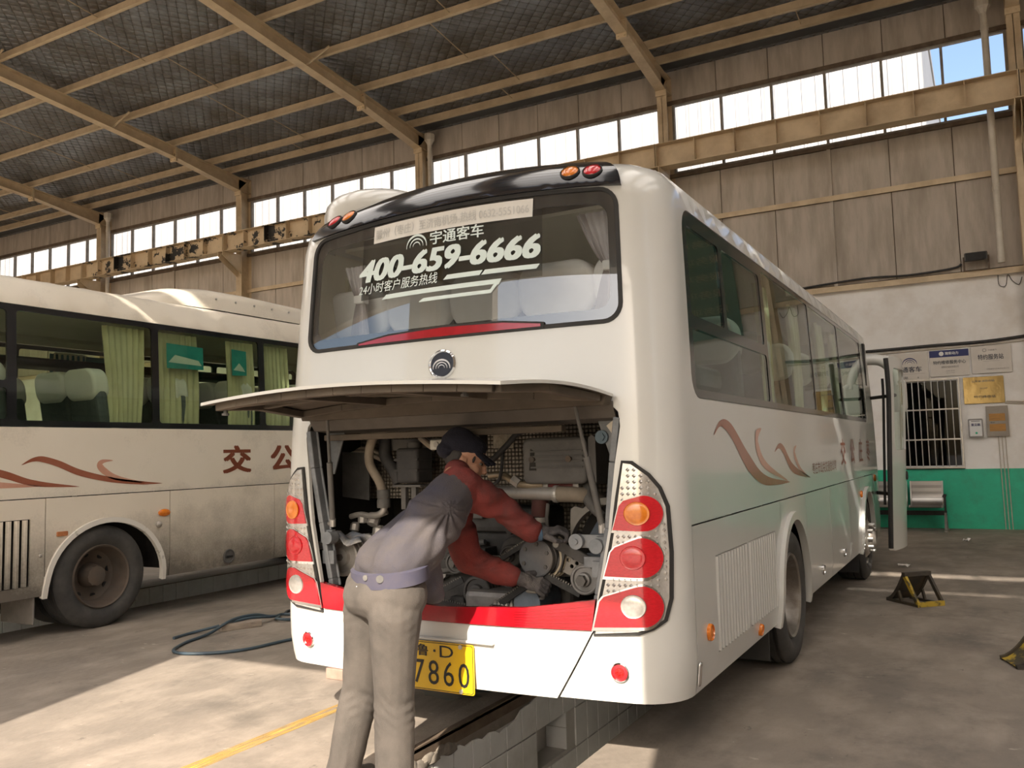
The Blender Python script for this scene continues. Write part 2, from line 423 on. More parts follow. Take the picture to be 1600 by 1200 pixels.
for a, b_ in BAYS:
    w = (b_ - a) / 6
    for k in range(6):
        for z0, z1 in ((4.30, 5.84), (5.93, 6.84), (8.34, 9.03)):
            d = random.random() * .006; mb = MB(); mb.box((a + k * w + .006, YB - .004 - d, z0), (a + (k + 1) * w - .006, YB + .04, z1)); mb.build('panel', m_clad, WALLB, bevel=.004, seg=1)
mb = MB()
mb.box((XW, YB - .10, 4.24), (XE, YB + .02, 4.27)); mb.box((XW, YB - .10, 4.17), (XE, YB - .085, 4.24)); structure('trim_1', mb, m_steel)       # ledge
mb = MB(); mb.box((XW, YB - .07, 5.85), (XE, YB + .02, 5.92)); mb.box((XW, YB - .075, 5.835), (XE, YB - .06, 5.93)); structure('trim_2', mb, m_steel)
mb = MB(); mb.box((XW, YB - .07, 6.80), (XE, YB + .10, 6.87)); mb.box((XW, YB - .05, 8.29), (XE, YB + .10, 8.37)); structure('trim_3', mb, m_steeldk)
mb = MB()
for a, b_ in BAYS: mb.box(((a + b_) / 2 - .03, YB - .05, 4.28), ((a + b_) / 2 + .03, YB, 6.8))
structure('trim_4', mb, m_clad)
mb = MB(); mb.box((XW, 12.0, 9.0), (XE, 12.64, 9.015)); mb.box((XW, 12.0, 9.0), (XE, 12.012, 9.04)); mb.box((XW, 12.78, 8.90), (XE, 13.1, 9.3)); structure('trim_5', mb, m_gutter)
def clerestory(n, a, b_, y, name, miss=()):
    t = thing(name, None, None, ((a + b_) / 2, y, 6.87), kind='structure'); X0 = t.location.x
    mb = MB(); w = (b_ - a - .24) / 6; x0 = a + .12
    mb.box((a + .1 - X0, -.03, 0), (b_ - .1 - X0, .05, .05)); mb.box((a + .1 - X0, -.03, 1.39), (b_ - .1 - X0, .05, 1.44)); mb.build('rail', m_frame, t)
    for k in range(7):
        mb = MB(); mb.box((x0 + k * w - .022 - X0, -.03, .05), (x0 + k * w + .022 - X0, .05, 1.39)); mb.build('mullion', m_frame, t)
    for k in range(6):
        if k in miss: continue
        mb = MB(); q = 9; pts = []
        for i in range(q * 2 + 1): pts.append((x0 + .022 + (w - .044) * i / (q * 2) - X0, .018 if i % 2 else .0))
        n_ = len(pts); mb.add([(x, y_, .05) for x, y_ in pts] + [(x, y_, 1.39) for x, y_ in pts], [(i, i + 1, n_ + i + 1, n_ + i) for i in range(n_ - 1)])
        mb.build('pane', m_pane, t)
    return t
for i, (a, b_) in enumerate(BAYS): clerestory(i, a, b_, YB, 'window_%d' % (i + 1))
# steel frame ---------------------------------------------------------
def i_column(x, side):
    s = 1 if side == 'b' else -1; y0 = 12.25 if s > 0 else -3.55; y1 = 12.6 if s > 0 else -3.9
    t = thing('column', None, None, (x, (y0 + y1) / 2, 0), kind='structure'); c = t.location.y
    for n, ya in (('flange', y0), ('flange', y1)):
        mb = MB(); d = .014 * s * (1 if ya == y0 else -1); lo, hi = sorted((ya - c, ya + d - c)); mb.box((-.1, lo, 0), (.1, hi, 8.86 if ya == y1 else 8.5)); mb.build(n, m_steel, t)
    mb = MB(); lo, hi = sorted((y0 - c, y1 - c)); mb.box((-.006, lo, 0), (.006, hi, 8.86)); mb.build('web', m_steel, t)
    mb = MB(); mb.box((-.1, lo, 8.49), (.1, hi, 8.505)); mb.box((-.1, lo, 8.84), (.1, hi, 8.855)); mb.bar((.02, lo + .02, 8.52), (.02, hi - .02, 8.83), .012, .05); mb.build('stiffener', m_steel, t)
    # bracket under the crane beam
    T = frame_T((-.09, 0, 0), (0, 1, 0), (0, 0, 1), (1, 0, 0)); f = y0 - c; mb = MB()
    mb.prism([(f, 6.78), (f - .62 * s, 6.78), (f - .62 * s, 6.66), (f, 6.28)], T, .012); mb.prism([(f, 6.78), (f - .62 * s, 6.78), (f - .62 * s, 6.66), (f, 6.28)], frame_T((.08, 0, 0), (0, 1, 0), (0, 0, 1), (1, 0, 0)), .012)
    lo, hi = sorted((f, f - .62 * s)); mb.box((-.1, lo, 6.765), (.1, hi, 6.78)); mb.bar((0, f - .62 * s, 6.66), (0, f, 6.28), .2, .012, (1, 0, 0)); mb.build('bracket', m_steel, t)
    mb = MB(); mb.box((-.11, f - .03 * s - .012, 8.38), (.11, f - .03 * s + .012, 8.50)) 
    for q in (-.06, .06): mb.cyl((q, f - .05 * s, 8.44), (q, f, 8.44), .016, n=6)
    mb.build('bolt_plate', m_steel, t)
RT = lambda y: 9.05 + .1 * (10 - y)                      # rafter top along the back slope
YR = 4.35
def rafter(x):
    t = thing('rafter', None, None, (x, YR, 9.4), kind='structure')
    for s in (1, -1):
        Y = lambda y: (y - YR) * s
        top = [(4.35, RT(4.35)), (12.5, RT(12.5))]; bot = [(4.35, 9.36), (10.2, 8.79), (12.24, 8.49)]
        T = frame_T((-.006, 0, -9.4), (0, 1, 0), (0, 0, 1), (1, 0, 0))
        poly = [(Y(y), z) for y, z in top] + [(Y(y), z) for y, z in bot[::-1]]
        mb = MB(); mb.prism(poly if s < 0 else poly[::-1], T, .012); mb.build('web', m_steel, t)
        mb = MB()
        for q in (bot[:2], bot[1:], top):
            (ya, za), (yb, zb) = q; mb.bar((0, Y(ya), za - 9.4), (0, Y(yb), zb - 9.4), .2, .016, (1, 0, 0)) if False else mb.add(
                [(sx * .1, Y(yy), zz - 9.4 + dz) for yy, zz in ((ya, za), (yb, zb)) for sx in (-1, 1) for dz in (-.008, .008)],
                [(0, 2, 3, 1), (4, 5, 7, 6), (0, 1, 5, 4), (2, 6, 7, 3), (1, 3, 7, 5), (0, 4, 6, 2)])
        mb.build('flange', m_steel, t)
        mb = MB()
        for dy in (-.014, .014): mb.box((-.1, Y(10.2 + dy) - .011, 8.70 - 9.4), (.1, Y(10.2 + dy) + .011, RT(10.2) - 9.38))
        for sx in (-.06, .06):
            for z in (8.735, 8.86, 8.99): mb.cyl((sx, Y(10.2) - .05, z - 9.4), (sx, Y(10.2) + .05, z - 9.4), .016, n=6)
        mb.build('splice_plate', m_steel, t)
        for yy in (8.5, 5.7):
            for sx in (1,):
                mb = MB(); mb.bar((sx * .02, Y(yy), 9.36 - .1 * (yy - 4.35) - 9.4 + .03), (sx * .62, Y(yy) , RT(yy) - 9.4 + .02), .03, .03); mb.build('fly_brace', m_steel, t)
for x in CX + [8.9]:
    rafter(x); i_column(x, 'b'); i_column(x, 'f')
PUR = [11.92, 11.32, 10.15, 8.75, 7.35, 5.95, 4.6]
mb0 = None
for y in PUR + [2 * YR - q for q in PUR]:
    z = RT(y) if y > YR else RT(2 * YR - y)
    s = 1 if y > YR else -1; mb = MB()
    mb.box((XW, -.003, .008), (XE, .003, .19)); lo, hi = sorted((0, -.065 * s)); mb.box((XW, lo, .008), (XE, hi, .014)); mb.box((XW, -hi, .184), (XE, -lo, .19))
    mb.box((XW, min(-.065 * s, -.061 * s), .014), (XE, max(-.065 * s, -.061 * s), .03))
    o = mb.build('purlin', m_steel, loc=(0, y, z)); o['kind'] = 'structure'
mb = MB()
for a, b_ in BAYS:
    x = (a + b_) / 2
    for i in range(len(PUR) - 1):
        y0, y1 = PUR[i], PUR[i + 1]; mb.cyl((x - .25 + .5 * (i % 2), y0, RT(y0) + .10), (x - .25 + .5 * (i % 2), y1, RT(y1) + .10), .009, n=5)
for a, b_ in (BAYS[4],):
    x = (a + b_) / 2; mb.cyl((x, 5.95, RT(5.95) + .02), (a, 4.4, RT(4.4)), .011, n=5); mb.cyl((x, 5.95, RT(5.95) + .02), (b_, 4.4, RT(4.4)), .011, n=5)
o = mb.build('sag_rod', m_steel); o['kind'] = 'structure'
# roof deck with quilted foil insulation
m_foil = M('quilted foil', (.29, .315, .345), (.20, .205, .215), 1.6, .40, metal=.6, c3=(.135, .12, .10), scale3=.9)
N, L, b = nodes_of(m_foil); tc = N.new('ShaderNodeTexCoord'); sp = N.new('ShaderNodeSeparateXYZ'); L.new(tc.outputs['Object'], sp.inputs[0])
def mth(op, a, b_=None, c=None):
    n = N.new('ShaderNodeMath'); n.operation = op
    for i, q in enumerate((a, b_, c)):
        if q is None: continue
        if isinstance(q, (int, float)): n.inputs[i].default_value = q
        else: L.new(q, n.inputs[i])
    return n.outputs[0]
xx, yy = sp.outputs[0], sp.outputs[1]
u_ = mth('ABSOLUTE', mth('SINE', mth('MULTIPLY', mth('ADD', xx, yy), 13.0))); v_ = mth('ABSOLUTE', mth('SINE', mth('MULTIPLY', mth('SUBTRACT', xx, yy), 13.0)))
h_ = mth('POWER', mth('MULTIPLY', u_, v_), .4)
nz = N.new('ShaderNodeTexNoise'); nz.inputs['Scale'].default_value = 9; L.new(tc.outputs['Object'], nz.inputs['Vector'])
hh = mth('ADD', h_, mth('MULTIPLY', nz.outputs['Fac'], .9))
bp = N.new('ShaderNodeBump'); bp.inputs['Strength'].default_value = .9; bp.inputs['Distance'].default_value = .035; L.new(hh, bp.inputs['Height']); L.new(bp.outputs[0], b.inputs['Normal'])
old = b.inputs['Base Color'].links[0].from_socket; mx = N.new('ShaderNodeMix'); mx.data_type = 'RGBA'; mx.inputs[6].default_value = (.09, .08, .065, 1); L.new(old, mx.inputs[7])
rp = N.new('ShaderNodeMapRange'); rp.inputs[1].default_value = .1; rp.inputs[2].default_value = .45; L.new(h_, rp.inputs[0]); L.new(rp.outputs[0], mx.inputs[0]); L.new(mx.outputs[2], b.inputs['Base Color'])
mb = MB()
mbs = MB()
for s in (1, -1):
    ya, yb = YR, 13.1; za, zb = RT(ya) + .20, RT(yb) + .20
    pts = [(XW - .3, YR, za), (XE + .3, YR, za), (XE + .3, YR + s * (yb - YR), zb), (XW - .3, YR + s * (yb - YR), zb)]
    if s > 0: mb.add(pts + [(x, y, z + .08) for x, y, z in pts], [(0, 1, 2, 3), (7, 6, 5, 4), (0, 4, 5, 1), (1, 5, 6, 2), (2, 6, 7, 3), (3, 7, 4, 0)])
    else:                                            # unseen translucent panels added to the front slope to raise the ambient light
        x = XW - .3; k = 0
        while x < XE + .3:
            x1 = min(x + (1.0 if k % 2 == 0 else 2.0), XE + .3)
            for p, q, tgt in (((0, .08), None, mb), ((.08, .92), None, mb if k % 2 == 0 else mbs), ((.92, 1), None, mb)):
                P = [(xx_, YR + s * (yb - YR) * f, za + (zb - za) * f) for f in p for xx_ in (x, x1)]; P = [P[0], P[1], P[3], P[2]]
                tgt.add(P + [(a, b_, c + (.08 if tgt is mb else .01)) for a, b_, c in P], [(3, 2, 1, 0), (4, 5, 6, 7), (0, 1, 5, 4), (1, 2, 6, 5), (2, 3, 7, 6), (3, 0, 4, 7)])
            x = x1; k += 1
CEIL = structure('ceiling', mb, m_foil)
m_fill = bpy.data.materials.new('translucent fill panel'); m_fill.use_nodes = True; N, L = m_fill.node_tree.nodes, m_fill.node_tree.links; N.clear()
o_ = N.new('ShaderNodeOutputMaterial'); t_ = N.new('ShaderNodeBsdfTranslucent'); t_.inputs[0].default_value = (.90, .90, .885, 1); L.new(t_.outputs[0], o_.inputs[0])
mbs2 = MB(); mbs2.v = [v for i, v in enumerate(mbs.v) if i % 8 < 4]; mbs2.f = [(4 * i, 4 * i + 1, 4 * i + 2, 4 * i + 3) for i in range(len(mbs2.v) // 4)]; mbs2.mi = [0] * len(mbs2.f)
o = mbs2.build('fill_panel', m_fill, CEIL); o['kind'] = 'stuff'  # added out of view as a diffuse daylight source for the hall
# front wall (behind the camera): door bays, outer bays opened up for light, clerestory, crane beam
OPENINGS = [(-1.73, 2.10), (-7.6, -3.5), (-14.3, -9.0), (-25.8, -14.6), (7.0, 8.8)]; LINT = 3.82  # outer bays left open full height to let in more fill light
mb = MB(); xs = sorted(OPENINGS); x = XW
for a, b_ in xs:
    mb.box((x, YF - .2, 0), (a, YF, 6.87))
    if b_ < 5 and a > -8: mb.box((a, YF - .2, LINT), (b_, YF, 6.87))
    x = b_
mb.box((x, YF - .2, 0), (XE, YF, 6.87)); mb.box((XW, YF - .2, 8.31), (XE, YF, 9.3))
structure('wall_front', mb, m_clad)
mb = MB(); mb.box((XW, YF - .14, 6.87), (XE, YF - .02, 7.21)); structure('trim_6', mb, m_clad)  # unseen strip added over the sill to thin the lower sun strip
for i, (a, b_) in enumerate(BAYS): clerestory(i, a, b_, YF - .1, 'window_%d' % (i + 11), miss=(1, 4) if i % 2 else (2, 3))
mb = MB(); mb.box((XW - .2, YF - .2, 0), (XW, YB + .24, 9.9)); structure('wall_left', mb, m_clad)
mb = MB(); mb.box((XE, YF - .2, 0), (XE + .2, YB + .24, 9.9)); structure('wall_right', mb, m_white)
# crane runway beams
m_peel = M('tan paint peeling to black', (.66, .53, .355), (.56, .44, .285), 3.0, .55)
N, L, b = nodes_of(m_peel); old = b.inputs['Base Color'].links[0].from_socket
no = N.new('ShaderNodeTexNoise'); no.inputs['Scale'].default_value = 2.0; no.inputs['Detail'].default_value = 7; no.inputs['Roughness'].default_value = .7
tc = N.new('ShaderNodeTexCoord'); L.new(tc.outputs['Object'], no.inputs['Vector']); rp = N.new('ShaderNodeMapRange'); rp.inputs[1].default_value = .53; rp.inputs[2].default_value = .55; L.new(no.outputs['Fac'], rp.inputs[0])
mx = N.new('ShaderNodeMix'); mx.data_type = 'RGBA'; mx.inputs[7].default_value = (.02, .018, .016, 1); L.new(rp.outputs[0], mx.inputs[0]); L.new(old, mx.inputs[6]); L.new(mx.outputs[2], b.inputs['Base Color'])
m_rail = M('dark crane rail', (.05, .045, .04), (.09, .07, .05), 8, .5, metal=.4)
CB = ['right of the downpipe at the far right', 'above the white bus, with clean tan panels', 'behind the white bus roof, between the second and third columns',
      'over the left bus, with peeling black paint', 'over the left bus end, partly peeling', 'at the far left end of the wall']
def crane_beam(i, a, b_, y, lab, peel):
    t = thing('crane_beam', 'tan steel crane runway beam ' + lab, 'beam', ((a + b_) / 2, y, 6.785), group='crane runway beams on the wall columns'); l = (b_ - a) / 2 - .004
    mm = m_peel if peel else m_steel
    mb = MB(); mb.box((-l, .02, .014), (l, .032, .445)); mb.build('web', mm, t)
    mb = MB(); mb.box((-l, -.13, 0), (l, .17, .014)); mb.build('flange', mm, t); mb = MB(); mb.box((-l, -.13, .445), (l, .17, .459)); mb.build('flange', mm, t)
    mb = MB(); mb.box((-l, -.02, .459), (l, .06, .50)); mb.build('rail', m_rail, t)
    for k in range(9):
        x = -l + .012 + (2 * l - .024) * k / 8; mb = MB(); mb.box((x - .006, -.12, .014), (x + .006, .02, .445)); mb.build('stiffener', m_steel if k in (0, 8) else mm, t)
for i, (a, b_) in enumerate(BAYS): crane_beam(i, a, b_, 11.83, CB[i], i in (3, 4))
for i, (a, b_) in enumerate(BAYS):
    mb = MB(); mb.box((a, -3.3, 6.78), (b_, -3.0, 6.80)); mb.box((a, -3.17, 6.8), (b_, -3.15, 7.24)); mb.box((a, -3.3, 7.24), (b_, -3.0, 7.29)); o = mb.build('trim_%d' % (20 + i), m_steel); o['kind'] = 'structure'
# downpipes with hopper heads
for x, lab, b_z in ((2.72, 'dusty white downpipe beside the far right column', 4.32), (-8.42, 'dusty downpipe with hopper head behind the white bus roof', 0), (-19.85, 'dusty downpipe above the left end of the left bus', 0)):
    t = thing('downpipe', lab, 'pipe', (x, 12.3, b_z), group='wall downpipes')
    mb = MB(); h = 8.62 - b_z; mb.tube([(0, 0, 0), (0, 0, h)], .055, 12); mb.build('pipe', m_pvc, t, smooth=True)
    mb = MB(); mb.lathe([(.055, h - .1), (.09, h - .02), (.12, h + .02), (.12, h + .16)], 8); mb.build('hopper_head', m_pvc, t)
    for z in (h - 3.1, h - 1.7, h - .4):
        mb = MB(); mb.lathe([(.06, z), (.062, z + .01), (.062, z + .06), (.06, z + .07)], 12); mb.build('collar', m_pvc, t)
# white ribbed building across the yard
t = thing('neighbour_building', 'white ribbed metal building seen through the high windows', 'building', (-25, 20, 0))
mb = MB(); mb.box((-45, .2, 0), (26.46, 15, 13.5)); mb.build('wall', m_ribs, t)
mb = MB(); n = 200
for k in range(n):
    x = 26.46 - .36 * k; mb.add([(x - .36, .18, 0), (x - .12, .18, 0), (x - .09, .12, 0), (x - .03, .12, 0), (x, .18, 0), (x - .36, .18, 13.4), (x - .12, .18, 13.4), (x - .09, .12, 13.4), (x - .03, .12, 13.4), (x, .18, 13.4)], [(i, i + 1, i + 6, i + 5) for i in range(4)])
o = mb.build('siding', m_ribs, t)
mb = MB(); mb.box((-45, .1, 13.4), (26.5, 15, 13.7)); mb.build('roof', m_ribs, t)
# ------------------------------------------------------------------ coach bodies
m_cream = M('cream coach paint', (.62, .625, .60), (.595, .595, .565), .8, .28, coat=.6, bump=0)
m_black = M('gloss black panel', (.008, .009, .013), rough=.12, coat=.5)
m_rub = M('black rubber', (.018, .018, .018), (.03, .028, .026), 8, .75)
m_tyre = M('dusty tyre rubber', (.035, .034, .033), (.07, .066, .06), 5, .85, c3=(.05, .047, .043), scale3=14)
m_rim = M('dusty steel rim', (.36, .34, .31), (.24, .22, .19), 6, .42, metal=.6, c3=(.17, .13, .10), scale3=5)
m_rimb = M('rust brown rim', (.12, .085, .06), (.09, .075, .062), 5, .75, c3=(.055, .042, .034), scale3=3)
m_alloy = M('bright steel', (.66, .64, .60), (.50, .47, .43), 7, .35, metal=.8)
m_glass = glass_mat('green tinted coach glass', (.76, .83, .78))
m_glassr = glass_mat('rear coach glass', (.93, .95, .945), ior=2.1)
m_frit = M('black glass border', (.012, .012, .014), rough=.15, coat=.4)
m_amber = M('amber lens', (.75, .22, .015), (.62, .16, .01), 30, .2, coat=.6)
m_red = M('red lens', (.62, .012, .022), (.48, .008, .016), 60, .2, coat=.7, stretch=(1, 1, 4))
m_clear = M('clear reflector', (.62, .60, .57), (.50, .48, .45), 45, .22, metal=.55, coat=.6)
m_chrome = M('chrome', (.80, .80, .80), rough=.12, metal=1.0)
m_lining = M('beige coach lining', (.74, .70, .60), (.68, .64, .54), 2, .75)
m_seat = M('grey blue seat cloth', (.11, .13, .15), (.085, .10, .12), 30, .95)
m_cover = M('white headrest cover', (.76, .75, .78), (.70, .69, .71), 6, .9)
m_curt = M('grey mauve curtain', (.52, .49, .52), (.44, .41, .44), 6, .9)
m_curty = M('cream yellow curtain', (.64, .61, .45), (.56, .53, .38), 5, .9)
m_under = M('black underbody', (.022, .02, .018), (.04, .035, .03), 4, .9)
m_brown = M('bronze decal', (.27, .075, .035), (.34, .12, .07), 2, .3, coat=.4)
m_brown2 = M('pale bronze decal', (.60, .33, .24), (.50, .24, .16), 2, .3, coat=.4)
m_mark = M('dark brown lettering', (.19, .05, .022), rough=.4)
m_print = M('pale print', (.62, .72, .71), rough=.6)
m_film = glass_mat('dark window film', (.58, .60, .60), .2)

class Body:
    """skin of a coach: u runs round the plan (0 = middle of the rear, + right side), t up the section"""
    def __init__(s, hw=1.17, L=8.0, bulge=.055, r=.2255, zs=2.66, roofh=.25, dside=.045, lean=.10, zl=1.2, z0=.345, A=.42, crown=.05):
        s.hw, s.L, s.r, s.zs, s.roofh, s.dside, s.lean, s.zl, s.z0, s.A, s.crown = hw, L, r, zs, roofh, dside, lean, zl, z0, A, crown
        s.xc = hw - .2; s.a = bulge / s.xc ** 2; s.y0 = -.05; th = math.atan(2 * s.a * s.xc); s.th = th
        s.cx = s.xc - r * math.sin(th); s.cy = s.y0 + bulge + r * math.cos(th); s.hw = s.cx + r
        s.u1 = s.xc + r * (PI / 2 - th); s.fr = .38; s.u2 = s.u1 + (L - s.fr - s.cy); s.u3 = s.u2 + s.fr * PI / 2; s.u4 = s.u3 + s.hw - s.fr
        s.T1 = zs + .42
    def P(s, u):
        g = 1 if u >= 0 else -1; u = abs(u)
        if u <= s.xc: x, y = u, s.y0 + s.a * u * u
        elif u <= s.u1:
            th = s.th + (u - s.xc) / s.r; x, y = s.cx + s.r * math.sin(th), s.cy - s.r * math.cos(th)
        elif u <= s.u2: x, y = s.hw, s.cy + (u - s.u1)
        elif u <= s.u3:
            th = (u - s.u2) / s.fr; x, y = s.hw - s.fr * (1 - math.cos(th)), s.L - s.fr + s.fr * math.sin(th)
        else: x, y = s.hw - s.fr - (u - s.u3), s.L
        return g * x, y
    def S(s, u, t):
        x, y = s.P(u)
        if t <= s.zs:
            k = max(0., (t - 1.45) / (s.zs - 1.45)); d = s.dside * k ** 1.4; k2 = max(0., (t - s.zl) / (s.zs - s.zl)); e = s.lean * k2 ** 1.15; z = t
            lo = max(0., .55 - t); d += lo * lo * .5; e += lo * lo * .45
        else:
            ph = min(1., (t - s.zs) / .42) * PI / 2; d = s.dside + s.A * (1 - math.cos(ph)); e = s.lean + .42 * (1 - math.cos(ph)); z = s.zs + s.roofh * math.sin(ph)
        q = min(1., max(0., (y - .1) / 1.0)); w = 1 - q * q * (3 - 2 * q)
        q2 = min(1., max(0., (s.L - y) / 1.2)); w2 = 1 - q2 * q2 * (3 - 2 * q2)
        cr = s.crown * (1 - min(1., x * x)) * min(1., max(0., (t - 2.1) / .5)) * w
        return Vector((x * (1 - d / s.hw), y + e * w - 1.5 * e * w2, z + cr))
    def N(s, u, t):
        h = .004; n = (s.S(u + h, t) - s.S(u - h, t)).cross(s.S(u, t + h) - s.S(u, t - h)); n.normalize(); return n
    def ux(s, x):
        a, b = 0., s.u1
        for _ in range(40):
            m = (a + b) / 2
            if s.P(m)[0] < abs(x): a = m
            else: b = m
        return math.copysign(a, x)
    def uy(s, y): return s.u1 + (y - s.cy)
    def fr_(s, u, t):
        n = s.N(u, t); tx = (s.S(u + .004, t) - s.S(u - .004, t)).normalized(); return frame_T(s.S(u, t), tx, n.cross(tx), n)
    def rear(s, off=0.0):
        """(x, t) on the rear"""
        def f(x, t): u = s.ux(x); return s.S(u, t) + s.N(u, t) * off, s.N(u, t)
        return f
    def side(s, off=0.0, g=1):
        """(y, z) on a side"""
        def f(y, z): u = g * s.uy(y); return s.S(u, z) + s.N(u, z) * off, s.N(u, z)
        return f
    def patch(s, name, poly, holes, mat, parent, off=0.0, th=.012, step=.05, du=.07, dt=.09, smooth=True, flat=None, label=None):
        us = [p[0] for p in poly]; ts = [p[1] for p in poly]
        xs = []; u = min(us)
        while u < max(us):
            xs.append(u); c = abs(u); u += du if c < s.u1 + .1 else (.35 if c < s.u2 - .3 else .12)
        if not flat:
            ys = list(np.arange(min(ts) + dt * .5, max(ts), dt))
            V, F = cdt(poly, holes, step, xs, ys)
        else: V, F = cdt(poly, holes, step)
        A, B = [], []
        for u, t in V:
            p, n = s.S(u, t), s.N(u, t); A.append(p + n * off); B.append(p + n * (off - th))
        mb = MB(); shell(mb, A, B, F); return mb.build(name, mat, parent, smooth=smooth, ang=40, label=label)
    def ustrip(s, pts): return [(s.ux(x), t) for x, t in pts]

def wheel(parent, x, y, z, g, dish, R=.445, rim=None, front=False):
    """g: +1 right side; dish > 0 recessed rear disc, front: domed disc with standing nuts"""
    T = frame_T((x, y, z), (0, g, 0), (0, 0, 1), (g, 0, 0))
    rim = rim or m_rim
    prof = [(.265, -.24), (.30, -.245), (R - .03, -.235), (R - .004, -.20), (R, -.17)]
    for q in (-.13, -.06, .0): prof += [(R, q - .012), (R - .014, q - .008), (R - .014, q + .004), (R, q + .008)]
    prof += [(R, -.03 + .05), (R - .006, .03), (R - .035, .055), (R - .09, .066), (.33, .060), (.30, .045), (.275, .03)]
    mb = MB(); mb.lathe(prof, 48, T, close=False); w = mb.build('wheel', m_tyre, parent, smooth=True, ang=30)
    mb = MB()
    if front: mb.lathe([(.285, .03), (.275, .045), (.262, .035), (.25, -.01), (.235, .0), (.20, .05), (.17, .075), (.115, .085), (.11, .12), (.085, .15), (.0, .155)], 40, T, close=False)
    else: mb.lathe([(.285, .03), (.275, .05), (.262, .04), (.252, -.03), (.235, -.07), (.225, -dish), (.17, -dish - .03), (.11, -dish - .03), (.10, -dish + .05), (.085, -dish + .09), (.055, -dish + .10), (0, -dish + .10)], 40, T, close=False)
    mb.build('rim', rim, w, smooth=True, ang=35)
    for k in range(8):
        a = 2 * PI * k / 8
        if k % 2 == 0 or not front:
            c = T @ Vector((.198 * math.cos(a + .2), .198 * math.sin(a + .2), (.054 if front else -dish - .024))); d = T.to_3x3() @ Vector((0, 0, .006))
            mb = MB(); mb.cyl(c - d, c + d, .030, n=14); mb.build('hand_hole', m_dark, w)
    nn = 10 if front else 12; rr = .142 if front else .082
    for k in range(nn):
        a = 2 * PI * k / nn; h0 = .075 if front else -dish + .07
        c = T @ Vector((rr * math.cos(a), rr * math.sin(a), h0)); d = T.to_3x3() @ Vector((0, 0, .055 if front else .02))
        mb = MB(); mb.cyl(c, c + d, .016 if front else .01, n=6); mb.build('wheel_nut', m_alloy if front else rim, w)
    return w
def seat(parent, x, y, rear=False):
    s_ = part_empty('seat', parent, (x, y, 1.17 if rear else .98))
    mb = MB(); mb.prism(rrect(-.22, .57 if rear else .36, .22, 1.26, .10), frame_T((0, .0, 0), (1, 0, 0), (0, -.16, 1), (0, -1, 0)), .12); mb.build('backrest', m_seat, s_, bevel=.04, seg=3)
    zc = .58 if rear else .30
    mb = MB(); mb.box((-.22, 0, zc), (.22, .45, zc + .14)); mb.build('cushion', m_seat, s_, bevel=.05, seg=3)
    if not rear: mb = MB(); mb.box((-.16, .1, .04), (.16, .38, .30)); mb.build('base', m_under, s_)
    mb = MB(); mb.prism(rrect(-.225, .98, .225, 1.275, .11, 7), frame_T((0, .02, 0), (1, 0, 0), (0, -.16, 1), (0, -1, 0)), .16); mb.build('headrest_cover', m_cover, s_, smooth=True, ang=50, bevel=.03, seg=4)
    return s_
def curtain(parent, fn, w0, z0, z1, wt, mat, tie=None, lean=0.0, fold=.022, n=9):
    """fn(y, z, depth) -> point; w0 start, wt width at the rail; tie=(z, width, shift)"""
    mb = MB(); q = n * 6; zs = np.linspace(z0, z1, 26); vs = []
    for z in zs:
        if tie:
            zt, wn, sh = tie; k = abs(z - zt) / ((z1 - zt) if z > zt else (zt - z0)); k = min(1, k) ** .75; w = wn + (wt - wn) * k * (1 if z > zt else .62); c = sh * (1 - k) if z > zt else sh * (1 - k * .3)
        else: w = wt * (1 + lean * (z1 - z)); c = 0
        for i in range(q + 1):
            f = i / q; dd = fold * math.sin(f * n * 2 * PI + .6 * math.sin(z * 5)) * (.6 + .4 * math.sin(f * 7 + z * 3))
            vs.append(fn(w0 + wt / 2 + c + (f - .5) * w, z, dd))
    fs = [(r * (q + 1) + i, r * (q + 1) + i + 1, (r + 1) * (q + 1) + i + 1, (r + 1) * (q + 1) + i) for r in range(25) for i in range(q)]
    mb.add(vs, fs); o = mb.build('curtain', mat, parent, smooth=True, ang=80)
    if tie:
        zt, wn, sh = tie; mb = MB(); c = w0 + wt / 2 + sh; pts = [fn(c + (a - .5) * (wn + .02), zt + dz, d) for dz in (-.025, .025) for a, d in ((0, -.03), (1, -.03), (1, .03), (0, .03))]
        mb.add(pts, [(0, 1, 2, 3), (7, 6, 5, 4), (0, 4, 5, 1), (1, 5, 6, 2), (2, 6, 7, 3), (3, 7, 4, 0)]); mb.build('tie_band', m_cover, o, bevel=.008)
    return o
def lamp_disc(B, parent, name, x, t, r, lens, inner=None, side=None, rim=m_chrome):
    T = B.fr_(B.ux(x), t) if side is None else B.fr_(side * B.uy(x), t)
    mb = MB(); mb.lathe([(r, -.01), (r, .012), (r * .9, .017), (r * .86, .010)], 28, T, close=False); o = mb.build(name, rim, parent, smooth=True)
    mb = MB(); mb.lathe([(r * .88, .0), (r * .85, .010), (r * .6, .0125), (r * .3, .014), (0, .0145)], 28, T, close=False); mb.build('lens', lens, o, smooth=True, ang=60)
    if inner: mb = MB(); mb.lathe([(r * .5, .010), (r * .48, .016), (r * .25, .018), (0, .0185)], 20, T, close=False); mb.build('bulb', inner, o, smooth=True, ang=60)
    return o
def smooth_poly(pts, k=6):
    """closed smooth outline through points"""
    n = len(pts); P = [Vector((x, y, 0)) for x, y in pts]; out = []
    for i in range(n):
        p0, p1, p2, p3 = P[i - 1], P[i], P[(i + 1) % n], P[(i + 2) % n]
        for j in range(k):
            t = j / k; v = 0.5 * ((2 * p1) + (p2 - p0) * t + (2 * p0 - 5 * p1 + 4 * p2 - p3) * t * t + (3 * p1 - p0 - 3 * p2 + p3) * t ** 3); out.append((v.x, v.y))
    return out
